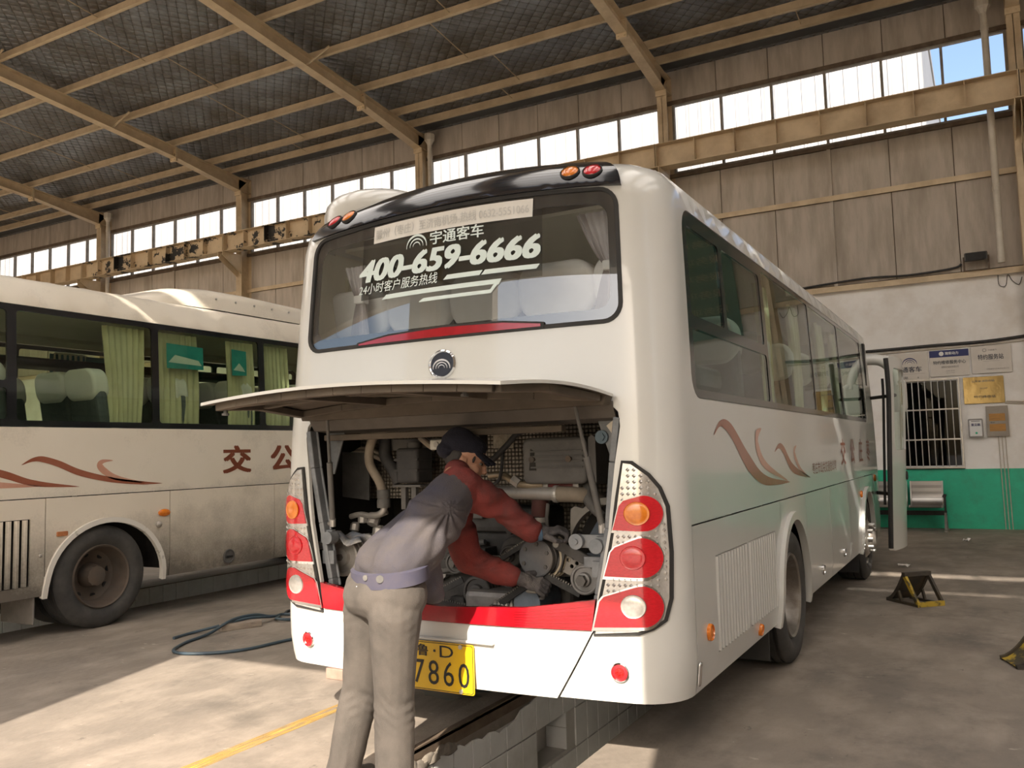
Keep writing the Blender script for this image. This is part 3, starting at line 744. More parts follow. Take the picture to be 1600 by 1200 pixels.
def rib(pts, w):
    """ribbon outline along a curve with width list"""
    P = spline([Vector((x, y, 0)) for x, y in pts], 8); W = np.interp(np.linspace(0, 1, len(P)), np.linspace(0, 1, len(w)), w); a, b = [], []
    for i, p in enumerate(P):
        t = (P[min(i + 1, len(P) - 1)] - P[max(i - 1, 0)]).normalized(); n = Vector((-t.y, t.x, 0)); a.append(((p + n * W[i] / 2).x, (p + n * W[i] / 2).y)); b.append(((p - n * W[i] / 2).x, (p - n * W[i] / 2).y))
    return a + b[::-1]
def decal(B, name, poly, fn, mat, parent, th=.002):
    V, F = cdt(dens(poly, .08)); mb = MB(); q = [fn(x, y) for x, y in V]; mb.add([p + n * th for p, n in q], F); return mb.build(name, mat, parent)
def arch_poly(yc, z0, w, h, n=18):
    """flattened wheel arch outline from front to back at the bottom edge"""
    return [(yc + w * math.cos(a), z0 + h * math.sin(a) ** .9) for a in np.linspace(0, PI, n)]

# ================================================================== the white coach over the pit
B1 = Body()
BUS = thing('bus', 'white coach with raised engine hatch standing over the service pit', 'bus', (0, 0, 0))
b = B1; ux = b.ux; uy = b.uy; L1 = b.L; UF = b.u4
SEAM = 1.10
# main shell: one skin from the left front round the rear to the right front, notched for the engine bay
bayR = [(.615, .345), (.786, .648), (.805, .80), (.868, 1.10), (.905, 1.40), (.932, 1.56), (.925, 1.625), (.885, 1.665)]
right = [(ux(x), z) for x, z in bayR]
def bayL(): return [(-u, t) for u, t in right]
outline = bayL() + right[::-1] + [(uy(.245), .345), (uy(.245), SEAM + .004), (UF, SEAM + .004), (UF, b.T1), (-UF, b.T1), (-UF, SEAM + .004), (-uy(.245), SEAM + .004), (-uy(.245), .345)]
rw = rrect(-.955, 2.045, .955, 2.675, .085, 6); rw_u = [(ux(x), t) for x, t in rw]
WY0, WY1, WZ0, WZ1 = .335, 6.98, 1.69, 2.635
def side_open(g): return [(g * uy(y), z) for y, z in rrect(WY0, WZ0, WY1, WZ1, .12)]
def wsh(B, g, z0=1.35, z1=2.55): return [(g * u, t) for u, t in rrect(B.u3 - .40, z0, B.u4 - .02, z1, .1)]
b.patch('body_shell', outline, [rw_u, side_open(1), side_open(-1), wsh(b, 1), wsh(b, -1)], m_cream, BUS, th=.02, step=.045, du=.05)
# roof centre
mb = MB(); us = list(np.linspace(-UF, UF, 160)); ring = [b.S(u, b.T1) for u in us]; n_ = len(us)
vs = []; 
for k in (1.0, .6, .0): vs += [Vector((p.x * k, p.y + (0 if k == 1 else 0), p.z + .05 * (1 - k * k))) for p in ring]
mb.add(vs, [(r * n_ + i, r * n_ + i + 1, (r + 1) * n_ + i + 1, (r + 1) * n_ + i) for r in range(2) for i in range(n_ - 1)]); mb.build('roof', m_cream, BUS, smooth=True, ang=60)
for g in (1, -1): b.patch('windscreen', wsh(b, g), [], m_glass, BUS, off=-.004, th=.006, step=.1, du=.1, dt=.12)
# low rear bumper and red reflector strip
strip_top = [(-.803, .790), (-.45, .738), (0, .718), (.45, .738), (.803, .790)]
strip_bot = [(-.781, .655), (-.4, .648), (0, .645), (.4, .648), (.781, .655)]
g_ = .006
bump = [(-.60, .337), (-.772, .640)] + [(x, z - .004) for x, z in strip_bot] + [(.772, .640), (.60, .337)]
b.patch('bumper', [(ux(x), z) for x, z in bump], [], m_cream, BUS, th=.02, step=.05)
redm = M('ribbed red reflector', (.37, .005, .014), (.29, .003, .009), 14, .22, coat=.7)
o = b.patch('reflector_strip', [(ux(x * .995), z) for x, z in strip_bot + strip_top[::-1]], [], redm, BUS, off=.012, th=.03, step=.05)
for k in range(6):
    q = .10 + .15 * k; tz = lambda x: np.interp(abs(x), (0, .45, .803), (.718, .738, .790)); pts = [(x, .652 + q * (tz(x) - .658)) for x in np.linspace(.40, .775, 8)]
    pol = [(ux(x), z) for x, z in pts] + [(ux(x), z + .006) for x, z in pts[::-1]]
    b.patch('rib', pol, [], redm, o, off=.0155, th=.003, step=.2, flat=True)
# upper black band with round lamps
band = [(-.985, 2.69), (-.6, 2.687), (0, 2.685), (.6, 2.687), (.985, 2.69), (.985, 2.80), (.965, 2.93), (.92, 2.985), (.5, 2.995), (0, 3.0), (-.5, 2.995), (-.92, 2.985), (-.965, 2.93), (-.985, 2.80)]
b.patch('rear_cowl', [(ux(x), t) for x, t in band], [], m_black, BUS, off=.014, th=.03, step=.05, du=.05, dt=.03, label='glossy black rear roof cowl')
for x, ln in ((-.855, m_red), (-.735, m_amber), (.735, m_amber), (.855, m_red)):
    T = b.fr_(ux(x), 2.775); T.translation += T.to_3x3() @ Vector((0, 0, .014)); r = .05
    mb = MB(); mb.lathe([(r, -.005), (r, .006), (r * .9, .010), (r * .86, .004)], 28, T, close=False); o = mb.build('marker_lamp', m_rub, BUS, smooth=True)
    mb = MB(); mb.lathe([(r * .88, .0), (r * .8, .010), (r * .4, .016), (0, .018)], 28, T, close=False); mb.build('lens', ln, o, smooth=True, ang=60)
# rear window
fr_in = rrect(-.905, 2.108, .905, 2.605, .07, 5)
b.patch('rear_window', [(ux(x), t) for x, t in rrect(-.952, 2.048, .952, 2.672, .083, 6)], [], m_glassr, BUS, off=-.004, th=.006, step=.06, du=.1, dt=.1, label='rear window glass')
RWIN = BUS.children[-1]
b.patch('frit_border', [(ux(x), t) for x, t in rrect(-.953, 2.047, .953, 2.673, .083, 6)], [[(ux(x), t) for x, t in fr_in]], m_frit, RWIN, off=-.0115, th=.004, step=.06, du=.1, dt=.1)
b.patch('seal', [(ux(x), t) for x, t in rrect(-.966, 2.034, .966, 2.684, .095, 6)], [[(ux(x), t) for x, t in rrect(-.945, 2.055, .945, 2.665, .076, 6)]], m_rub, RWIN, off=.004, th=.012, step=.06)
rs, rs2 = b.rear(.0), b.rear(-.012)
b.patch('film', [(ux(x), t) for x, t in ((-.575, 2.285), (.56, 2.285), (.565, 2.60), (-.575, 2.60))], [], m_film, RWIN, off=-.0125, th=.001, step=.1, label='dark advertising film')
lettering('lettering', '400-659-6666', (-.575, 2.372, .552, 2.478), rs, m_print, RWIN, bold=.042, shear=.22, label='pale bold telephone number 400-659-6666')
lettering('lettering', '宇通客车', (-.092, 2.497, .238, 2.560), rs, m_print, RWIN, bold=.018, label='pale four character lettering beside the arched emblem')
lettering('lettering', '24小时客户服务热线', (-.58, 2.308, -.042, 2.362), rs, m_print, RWIN, bold=.004, shear=.15, label='pale Chinese service line lettering')
for p in arc_logo(-.183, 2.505, .068): decal(b, 'arc_emblem', p, rs, m_print, RWIN)
for p in ([(-.005, 2.318), (.215, 2.318), (.235, 2.340), (.02, 2.340)], [(.226, 2.318), (.535, 2.318), (.555, 2.340), (.248, 2.340)],
          [(-.41, 2.268), (.31, 2.268), (.325, 2.262), (.345, 2.290), (-.38, 2.290)], [(-.15, 2.236), (.24, 2.236), (.31, 2.268), (.34, 2.285), (.32, 2.250), (.27, 2.222), (-.165, 2.222)][:0] or [(-.16, 2.228), (.262, 2.228), (.282, 2.245), (-.13, 2.245)],
          [(.262, 2.228), (.282, 2.228), (.345, 2.290), (.318, 2.290)]): decal(b, 'print_bar', p, rs, m_print, RWIN)
ban = b.patch('banner', [(ux(x), t) for x, t in ((-.487, 2.563), (.517, 2.563), (.522, 2.652), (-.485, 2.652))], [], M('white paper banner', (.70, .69, .66), (.64, .63, .60), 4, .7), RWIN, off=.001, th=.002, step=.1, label='white paper banner with faint grey lettering')
lettering('lettering', '滕州（枣庄）至济南机场-热线 0632-5551066', (-.47, 2.578, .50, 2.632), b.rear(.002), M('faint grey print', (.50, .50, .49), rough=.7), RWIN, bold=.004, label='faint grey Chinese lettering')
br = [(-.556, 2.047), (-.556, 2.055), (-.35, 2.080), (0, 2.092), (.35, 2.083), (.556, 2.060), (.556, 2.047)]
b.patch('brake_lamp', [(ux(x), t) for x, t in br], [], redm, BUS, off=.010, th=.02, step=.05)
b.patch('brake_lamp_rim', [(ux(x), t) for x, t in [(-.572, 2.036), (-.572, 2.062), (-.35, 2.090), (0, 2.102), (.35, 2.093), (.572, 2.068), (.572, 2.036)]], [[(ux(x), t) for x, t in br]], m_rub, BUS, off=.008, th=.02, step=.05)
# badge
T = b.fr_(0, 1.905)
mb = MB(); mb.lathe([(.074, -.004), (.074, .006), (.066, .012), (.060, .004)], 40, T @ Matrix.Diagonal((1.12, 1, 1, 1)), close=False); o = mb.build('badge', m_chrome, BUS, smooth=True)
mb = MB(); mb.lathe([(.063, .0), (.06, .005), (0, .006)], 40, T @ Matrix.Diagonal((1.12, 1, 1, 1)), close=False); mb.build('disc', M('badge blue grey', (.03, .037, .055), rough=.25, coat=.5), o, smooth=True)
for p in arc_logo(0, -.018, .052):
    mb = MB(); mb.prism(p, T @ Matrix.Translation((0, 0, .005)), .006); mb.build('arch', M('pale badge metal', (.68, .68, .70), rough=.35, metal=.3), o)
# tail lamps
LR = [(.784, .632), (.99, .645), (1.05, .668), (1.098, .705), (1.120, .80), (1.126, 1.0), (1.120, 1.20), (1.095, 1.285), (1.055, 1.345), (.985, 1.402), (.935, 1.405), (.905, 1.24), (.882, 1.09), (.848, .93), (.800, .74)]
def inset(poly, d):
    c = np.mean(poly, axis=0); out = []; n = len(poly)
    for i in range(n):
        a, p, q = np.array(poly[i - 1]), np.array(poly[i]), np.array(poly[(i + 1) % n]); e1 = (p - a) / np.linalg.norm(p - a); e2 = (q - p) / np.linalg.norm(q - p)
        m = np.array([-e1[1] - e2[1], e1[0] + e2[0]]); m /= max(.5, np.linalg.norm(m)) ; out.append(tuple(p + m * d * 1.0))
    return out
def pear(cx, cz, r, xi_t, zt, xi_b, zb):
    a = [R_(d) for d in range(-80, 111, 12)]
    return [(cx + r * .84 * math.cos(q), cz + r * math.sin(q)) for q in a] + [(xi_t + .02, zt + .012), (xi_t, zt - .01), (xi_b, zb), (cx - .02, cz - r * 1.0)]
def tail_lamp(g):
    m = lambda P: [(g * ux(x), z) for x, z in (P if g > 0 else P[::-1])]
    o = b.patch('tail_lamp', m(LR), [], m_rub, BUS, off=.010, th=.03, step=.03, du=.04, dt=.04, label='tail lamp with three red lenses')
    b.patch('reflector', m(inset(LR, .016)), [], m_clear, o, off=.016, th=.008, step=.03, du=.04, dt=.04)
    for cx, cz, r, xt, zt, xb, zb, bulb, bx in ((1.028, 1.172, .077, .925, 1.215, .893, 1.100, m_amber, 1.0), (1.016, .980, .086, .880, 1.012, .848, .897, m_red, .978), (1.010, .770, .088, .822, .795, .793, .672, m_clear, .974)):
        P = pear(cx, cz, r, xt, zt, xb, zb)
        b.patch('chrome_surround', m([(cx + (x - cx) * 1.06, cz + (z - cz) * 1.13 - .003) for x, z in P]), [], m_chrome if cz < 1.1 else m_clear, o, off=.020, th=.006, step=.03)
        b.patch('lens', m(P), [], m_red, o, off=.025, th=.008, step=.03, du=.04, dt=.04)
        T = b.fr_(g * ux(bx), cz); T.translation += T.to_3x3() @ Vector((0, 0, .024)); rr = .048
        mb = MB(); mb.lathe([(rr * 1.08, .0), (rr * 1.04, .005), (rr, .004), (rr * .8, .007), (rr * .4, .009), (0, .0095)], 26, T @ Matrix.Diagonal((1.12, 1, 1, 1)), close=False); mb.build('bulb_lens', bulb, o, smooth=True, ang=50)
    mb = MB()
    for i in range(13):
        for j in range(28):
            x = .81 + .026 * i; z = .70 + .0265 * j
            if not inside(np.array([(x, z)]), inset(LR, .026))[0]: continue
            T = b.fr_(g * ux(x), z); T.translation += T.to_3x3() @ Vector((0, 0, .016)); mb.lathe([(.010, 0), (0, .006)], 4, T, close=False)
    q = mb.build('facets', m_clear, o); q['kind'] = 'stuff'
for g in (1, -1): tail_lamp(g)
for x in (-.90, .90): lamp_disc(b, BUS, 'fog_lamp', x, .482, .042, m_red, M('bright red bulb', (.8, .02, .02), (.5, .0, .0), 120, .2))
# number plate, hidden in part behind the mechanic's leg
m_plate = M('yellow number plate', (.80, .50, .012), (.74, .45, .01), 5, .35, coat=.3)
T = frame_T((0, b.S(0, .43).y - .016, 0), (1, 0, 0), (0, 0, 1), (0, -1, 0))
mb = MB(); mb.prism(rrect(-.262, .315, .182, .548, .01, 3), T, .006); PL = mb.build('number_plate', m_plate, BUS)
pf = lambda x, z: (Vector((x, T.translation.y - .006, z)), Vector((0, -1, 0)))
m_blk = M('black print', (.012, .012, .012), rough=.5)
lettering('lettering', '鲁', (-.143, .478, -.078, .533), pf, m_blk, PL, bold=.016, label='black character 鲁')
lettering('lettering', '·', (-.046, .50, -.034, .512), pf, m_blk, PL, bold=.01)
lettering('lettering', 'D', (-.010, .478, .068, .533), pf, m_blk, PL, bold=.0, label='black letter D')
lettering('lettering', '77860', (-.250, .345, .157, .460), pf, m_blk, PL, bold=.0, spacing=1.25, label='black number 77860')
mb = MB(); fr = rrect(-.258, .319, .178, .544, .01, 3); mb.plate(fr, [rrect(-.255, .322, .175, .541, .009, 3)], T @ Matrix.Translation((0, 0, .006)), .001); mb.build('plate_border', m_blk, PL)
for x, z in ((-.19, .535), (.11, .535), (-.19, .328), (.11, .328)): mb = MB(); mb.cyl((x, T.translation.y - .005, z), (x, T.translation.y - .012, z), .011, n=10); mb.build('screw', m_alloy, PL)
mb = MB(); mb.box((-.30, T.translation.y - .012, .556), (.29, T.translation.y + .03, .568)); mb.build('plate_hood', m_cream, BUS, bevel=.005)
# side panels below the waist seam (right side seen, left side plain)
archR = (2.475, .345, .485, .645); archF = (6.45, .345, .50, .63)
lock = lambda y, z, g: lamp_disc(b, BUS, 'panel_lock', y, z, .04, m_alloy, None, g)
for g in (1, -1):
    m = lambda P: [(g * uy(y), z) for y, z in (P if g > 0 else P[::-1])]
    q = .004; zt = SEAM - q; zb = .345
    a1 = arch_poly(*archR); a2 = arch_poly(*archF)
    vent = [[(g * uy(y), z) for y, z in rrect(y0, .462, y1, .925, .006, 2)] for y0, y1 in ((.60, 1.225), (1.26, 1.93))]
    pan = b.patch('engine_panel', m([(.251, zb), (archR[0] - archR[2] - .0 + .06, zb), (1.99, .50), (2.02, .62), (2.09, .75), (2.09, zt), (.251, zt)][:1] + [(1.985, zb), (1.99, .50), (2.03, .66), (2.096, .79), (2.096, zt), (.251, zt)]), vent if g > 0 else [], m_cream, BUS, th=.016, step=.06, dt=.15)
    b.patch('arch_panel', m([(2.104, .80)] + [(y, z) for y, z in a1[::-1] if 2.104 < y and z > .50][:] + [(2.972, .45), (2.972, zt), (2.104, zt)]), [], m_cream, BUS, th=.016, step=.06, dt=.15)
    for y0, y1 in ((2.98, 4.05), (4.058, 5.12), (5.128, 5.94)): b.patch('locker_door', m([(y0, zb), (y1, zb), (y1, zt), (y0, zt)]), [], m_cream, BUS, th=.016, step=.12, dt=.2)
    b.patch('front_panel', m([(5.948, zb)] + [(y, z) for y, z in a2[::-1] if y > 5.96 and y < 6.9] + [(6.96, zb), (7.12, zb), (7.12, zt), (5.948, zt)]), [], m_cream, BUS, th=.016, step=.06, dt=.15)
    # flared arch lips
    for (yc, z0, w, h) in (archR, archF):
        o_ = arch_poly(yc, z0 - .02, w + .045, h + .035, 26); i_ = arch_poly(yc, z0 - .02, w - .015, h - .02, 26)
        b.patch('arch_lip', m(o_[::-1] + i_), [], m_cream, BUS, off=.028, th=.05, step=.05)
    if g > 0:
        for (y0, y1, n) in ((.60, 1.225, 11), (1.26, 1.93, 12)):
            w = (y1 - y0) / n
            for k in range(n):
                u0 = uy(y0 + w * k + .004); mb = MB(); pA = [b.S(uy(y0 + w * (k + f)), z) + b.N(uy(y0 + w * k), z) * o_ for z in (.468, .92) for f, o_ in ((.06, -.012), (.30, .008), (.62, .008), (.80, -.012), (.5, -.02))]
                mb.add(pA, [(0, 1, 6, 5), (1, 2, 7, 6), (2, 3, 8, 7), (3, 4, 9, 8), (4, 0, 5, 9), (4, 3, 2, 1, 0), (5, 6, 7, 8, 9)]); mb.build('slat', m_cream, pan, smooth=True, ang=30)
        lamp_disc(b, BUS, 'side_marker', .445, .588, .04, m_amber, None, 1, rim=m_amber); lamp_disc(b, BUS, 'side_marker', 1.47, .405, .034, m_amber, None, 1, rim=m_amber)
        lock(3.55, .475, 1); lock(4.66, .485, 1)
        T = b.fr_(uy(.27), .435); mb = MB(); mb.prism(rrect(-.018, -.055, .018, .055, .015), T, .012); o = mb.build('tow_cap', m_chrome, BUS, bevel=.004)
        lamp_disc(b, BUS, 'side_marker', 7.25, 1.05, .04, m_amber, None, 1, rim=m_amber); lamp_disc(b, BUS, 'side_marker', 5.99, .93, .035, m_amber, None, 1, rim=m_amber)
# dark lining just inside the skin, floor, underbody
mb = MB(); mb.box((-1.11, 1.06, .98), (1.11, 7.75, 1.02)); mb.build('cabin_floor', m_lining, BUS)
mb = MB(); mb.box((-1.10, .16, 1.705), (1.10, 1.06, 1.74)); mb.box((-1.10, 1.03, .98), (1.10, 1.06, 1.74)); mb.build('rear_shelf', m_lining, BUS)
mb = MB(); mb.box((-1.07, 1.06, .40), (1.07, 1.93, .975)); mb.box((-1.07, 3.02, .40), (1.07, 5.85, .975)); mb.box((-.80, 1.93, .45), (.80, 3.02, .975)); mb.box((-1.1, 1.94, .985), (1.1, 3.0, 1.0)); mb.box((-.75, 5.85, .45), (.75, 7.6, .975)); mb.build('underbody', m_under, BUS)
for g in (1, -1):
    ml = b.patch('side_lining', [(g * uy(y), z) for y, z in ((.35, 1.12), (7.1, 1.12), (7.1, 2.72), (.35, 2.72))][::g], [side_open(g)], m_lining, BUS, off=-.035, th=.01, step=.2, dt=.3)
for g in (1, -1):
    x0, x1 = sorted((g * 1.045, g * 1.06)); mb = MB(); mb.box((x0, .24, 1.74), (x1, 1.25 if g < 0 else .42, 2.68)); mb.build('quarter_trim', m_lining, BUS)
mb = MB(); mb.box((-1.0, .45, 2.70), (1.0, 7.5, 2.72)); mb.build('ceiling_lining', m_lining, BUS)
# side windows
def glazing(B, parent, g, panes, frame_poly, mat, off=-.006):
    m = lambda P: [(g * B.uy(y), z) for y, z in (P if g > 0 else P[::-1])]
    fr = B.patch('window_frame', m(frame_poly), [[(g * B.uy(y), z) for y, z in rrect(*p, .03, 3)] for p in panes], m_frit, parent, off=-.002, th=.02, step=.12, dt=.3)
    for p in panes: B.patch('pane', m(rrect(p[0] - .004, p[1] - .004, p[2] + .004, p[3] + .004, .03, 3)), [], mat, fr, off=off, th=.006, step=.15, dt=.3)
    return fr
fp = rrect(WY0 + .004, WZ0 + .004, WY1 - .004, WZ1 - .004, .118)
panes = [(.41, 1.735, 2.03, 2.035), (.41, 2.10, 1.055, 2.555), (1.115, 2.10, 2.0, 2.555), (2.085, 1.735, 3.70, 2.60), (3.74, 1.735, 5.22, 2.60), (5.26, 1.735, 6.90, 2.60)]
for g in (1, -1): glazing(b, BUS, g, panes, fp, m_glass)
mb = MB(); mb.box((b.hw - .052, 1.96, 2.05), (b.hw - .03, 2.02, 2.16)); mb.build('window_latch', m_rub, BUS)
# inside: seats and curtains
for x in (-.88, -.44, 0, .44, .88): seat(BUS, x, .72, True)
for y in (1.9, 2.75, 3.6, 4.45, 5.3, 6.1):
    for x in (-.83, -.38, .40, .85): seat(BUS, x, y)
fn = lambda g: (lambda y, z, d: Vector((g * (b.S(uy(y), min(z, 2.62)).x - .085 - d), y, z)))
for y0, w in ((2.25, .28), (3.3, .3), (4.5, .3), (5.3, .26)): curtain(BUS, fn(1), y0, 1.72, 2.56, w, m_curty, n=6)
for y0, w in ((.5, .3), (2.9, .3), (4.6, .3)): curtain(BUS, fn(-1), y0, 1.72, 2.56, w, m_curty, n=6)
rfn = lambda x, z, d: Vector((x, .30 + d, z))
curtain(BUS, rfn, -.88, 2.14, 2.56, .20, m_curt, tie=(2.36, .05, .02), fold=.018, n=6)
curtain(BUS, rfn, .62, 2.10, 2.64, .24, m_curt, tie=(2.36, .05, .06), fold=.018, n=6)
# decals on the right side
sd = b.side(.0)
decal(b, 'swoosh', rib([(.66, 1.515), (.80, 1.575), (1.0, 1.54), (1.35, 1.36), (1.75, 1.245), (2.46, 1.205)], [.004, .03, .075, .10, .06, .002]), sd, m_brown, BUS)
decal(b, 'swoosh', rib([(1.70, 1.56), (1.58, 1.52), (1.58, 1.44), (1.78, 1.33), (2.40, 1.215)], [.004, .06, .08, .05, .002]), sd, m_brown2, BUS)
decal(b, 'swoosh', rib([(2.03, 1.415), (2.16, 1.45), (2.3, 1.425), (2.6, 1.29), (3.22, 1.207)], [.004, .03, .055, .06, .002]), sd, m_brown, BUS)
decal(b, 'swoosh', rib([(2.74, 1.45), (2.66, 1.42), (2.68, 1.37), (2.85, 1.28), (3.15, 1.215)], [.004, .04, .055, .03, .002]), sd, m_brown2, BUS)
lettering('lettering', '枣庄市公共交通总公司', (3.32, 1.225, 4.48, 1.315), sd, m_mark, BUS, label='small dark Chinese lettering')
for k, ch in enumerate('交公庄枣'): lettering('lettering', ch, (4.80 + .62 * k, 1.26, 5.08 + .62 * k, 1.50), sd, m_mark, BUS, bold=.02, label='dark brown Chinese character')
# wheels, mud flaps
wheel(BUS, 1.10, 2.475, .445, 1, .11); wheel(BUS, -1.10, 2.475, .445, -1, .11)
wheel(BUS, 1.10, 6.42, .445, 1, .0, front=True); wheel(BUS, -1.10, 6.42, .445, -1, .0, front=True)
for g in (1, -1):
    mb = MB(); mb.lathe([(.27, -.24), (.445, -.22), (.445, .03), (.40, .05), (.27, .03)], 36, frame_T((g * .78, 2.475, .445), (0, g, 0), (0, 0, 1), (g, 0, 0)), close=False); mb.build('inner_tyre', m_tyre, BUS, smooth=True)
    x0, x1 = sorted((g * .62, g * 1.13))
    mb = MB(); mb.box((x0, 1.80, .15), (x1, 1.815, .5)); mb.build('mud_flap', m_rub, BUS, bevel=.004)
    mb = MB(); mb.box((x0, 5.86, .14), (x1, 5.875, .5)); mb.build('mud_flap', m_rub, BUS, bevel=.004)
mb = MB()
mb.cyl((-1.0, 2.475, .445), (1.0, 2.475, .445), .07, n=14); mb.build('axle', m_under, BUS, smooth=True)
mb = MB(); mb.cyl((-1.0, 6.42, .445), (1.0, 6.42, .445), .06, n=14); mb.build('axle', m_under, BUS, smooth=True)
# front end, plain but closed
b.patch('front_skin', [(b.u2 - .45, .345), (b.u4, .345), (b.u4, SEAM - .004), (b.u2 - .45, SEAM - .004)], [], m_cream, BUS, th=.016, step=.1, du=.1)
b.patch('front_skin', [(-b.u4, .345), (-b.u2 + .45, .345), (-b.u2 + .45, SEAM - .004), (-b.u4, SEAM - .004)], [], m_cream, BUS, th=.016, step=.1, du=.1)
# open front door, swung out, and the mirror arm
DR = part_empty('door', BUS, (1.36, 6.72, .27), label='white coach door swung open')
def door_fn(s, z): return Vector((.02 + s * .075 + .09 * (z / 2.1) - .10 * max(0, z - 1.6) ** 2 + .05 * math.sin(PI * s / .9), s, z))
def door_patch(name, s0, s1, z0, z1, th, mat, holes=(), off=0, r=.06):
    V, F = cdt(rrect(s0, z0, s1, z1, r, 5), holes, .08, list(np.arange(s0, s1, .1)), list(np.arange(z0, z1, .12)))
    A = [door_fn(s, z) + Vector((off, 0, 0)) for s, z in V]; mb = MB(); shell(mb, A, [p - Vector((th, 0, 0)) for p in A], F); return mb.build(name, mat, DR, smooth=True, ang=40)
hole = rrect(.09, 1.10, .80, 2.02, .08, 5)
door_patch('panel', 0, .88, 0, 2.15, .05, m_cream, [hole]); door_patch('glass', .08, .81, 1.09, 2.03, .008, m_glass, off=-.02)
mb = MB(); mb.tube([door_fn(-.012, z) - Vector((.02, 0, 0)) for z in np.linspace(.03, 2.12, 16)], .026, 8); mb.build('edge_seal', m_rub, DR, smooth=True)
mb = MB(); mb.tube([door_fn(.06, z) - Vector((.10, 0, 0)) for z in np.linspace(.5, 1.9, 12)], .014, 8); mb.build('handrail', m_rub, DR, smooth=True)
mb = MB(); p = door_fn(.66, .80); mb.lathe([(.05, 0), (.05, .015), (.03, .02), (0, .02)], 18, frame_T(p, (0, 1, 0), (0, 0, 1), (1, 0, 0))); mb.build('lock', m_rub, DR)
mb = MB(); mb.tube([door_fn(.3, 1.72) - Vector((.05, 0, 0)), Vector((-.35, .95, 1.72))], .02, 8); mb.tube([door_fn(.3, .6) - Vector((.05, 0, 0)), Vector((-.35, .95, .6))], .02, 8); mb.build('swing_arm', m_rub, DR, smooth=True)
mb = MB(); mb.box((b.hw - .10, 7.14, .42), (b.hw - .02, 7.26, 2.62)); mb.build('door_pillar', m_rub, BUS)
MA = part_empty('mirror', BUS, (1.0, 7.95, 2.45), label='white mirror on a curved arm')
mb = MB(); mb.tube([(-.15, -.05, .02), (.05, .08, .06), (.25, .12, .03), (.38, .10, -.13), (.42, .06, -.30)], [.07, .075, .07, .06, .05], 12, smooth=5); mb.build('arm', m_cream, MA, smooth=True, ang=60)
mb = MB(); mb.prism(rrect(-.10, -.62, .10, -.22, .06), frame_T((.43, .12, 0), (.96, -.28, 0), (0, 0, 1), (-.28, -.96, 0)), .10); mb.build('mirror_housing', m_cream, MA, bevel=.03, seg=3)
# roof pod behind the cowl on the left
mb = MB(); prof = [(1.0, -.04), (1.0, .03), (.96, .075), (.86, .115), (.68, .145), (.4, .16), (0, .165)]
mb.lathe(prof, 36, Matrix.Translation((-.84, .62, 2.90)) @ Matrix.Diagonal((.35, .36, 1.0, 1)), close=False); o = mb.build('roof_pod', m_cream, BUS, smooth=True, ang=60, label='cream roof pod')
for x, y in ((-1.08, .41), (-.70, .33)): mb = MB(); mb.cbox((x, y, 2.93), (.03, .03, .05)); mb.build('clip', m_rub, o)
# ------------------------------------------------------------------ engine bay of the white coach
m_grime = M('engine grime', (.06, .058, .055), (.035, .034, .032), 9, .75, c3=(.095, .09, .085), scale3=4, bump=.1, bscale=40)
m_cast = M('dusty cast iron', (.115, .11, .104), (.068, .066, .063), 10, .7, c3=(.16, .152, .14), scale3=5, bump=.12)
m_alu = M('dull aluminium', (.42, .40, .37), (.28, .265, .245), 9, .5, metal=.5, c3=(.50, .48, .45), scale3=5)
m_hose = M('tan rubber hose', (.30, .255, .20), (.22, .185, .145), 8, .75)
m_hosedk = M('black hose', (.03, .03, .031), (.055, .052, .05), 9, .7)
m_chan = M('grey steel channel', (.17, .185, .20), (.12, .13, .14), 6, .5, c3=(.24, .25, .26), scale3=7)
m_belt = M('black v belt', (.03, .03, .03), (.05, .05, .048), 30, .75)
m_hatch = M('dusty brown hatch underside', (.105, .084, .062), (.072, .058, .045), 5, .8, c3=(.145, .118, .09), scale3=2)
m_quilt = M('foil heat shield', (.34, .30, .245), (.20, .175, .145), 7, .45, metal=.5)
def grid_bump(m, sc, st=.8):
    N, L, b = nodes_of(m); tc = N.new('ShaderNodeTexCoord'); sp = N.new('ShaderNodeSeparateXYZ'); L.new(tc.outputs['Object'], sp.inputs[0])
    def mt(op, a, k): n = N.new('ShaderNodeMath'); n.operation = op; L.new(a, n.inputs[0]); (n.inputs.__getitem__(1).__setattr__('default_value', k) if isinstance(k, (int, float)) else L.new(k, n.inputs[1])); return n.outputs[0]
    a = mt('ABSOLUTE', mt('SINE', mt('MULTIPLY', sp.outputs[0], sc), 0), 0); c = mt('ABSOLUTE', mt('SINE', mt('MULTIPLY', sp.outputs[2], sc), 0), 0); h = mt('POWER', mt('MULTIPLY', a, c), .35)
    bp = N.new('ShaderNodeBump'); bp.inputs['Strength'].default_value = st; bp.inputs['Distance'].default_value = .01; L.new(h, bp.inputs['Height']); L.new(bp.outputs[0], b.inputs['Normal'])
    old = b.inputs['Base Color'].links[0].from_socket; mx = N.new('ShaderNodeMix'); mx.data_type = 'RGBA'; mx.inputs[6].default_value = (.03, .025, .02, 1); L.new(old, mx.inputs[7]); L.new(h, mx.inputs[0]); L.new(mx.outputs[2], b.inputs['Base Color'])
grid_bump(m_quilt, 140)
BAY = part_empty('engine_bay', BUS)
mb = MB()
for lo, hi in (((-1.07, .98, .45), (1.07, 1.0, 1.705)), ((-1.08, .25, .45), (-1.06, .98, 1.705)), ((1.06, .25, .45), (1.08, .98, 1.705)), ((-1.06, .1, 1.685), (1.06, .98, 1.705)), ((-1.06, .15, .45), (1.06, .98, .47))): mb.box(lo, hi)
mb.build('bay_wall', m_under, BAY)
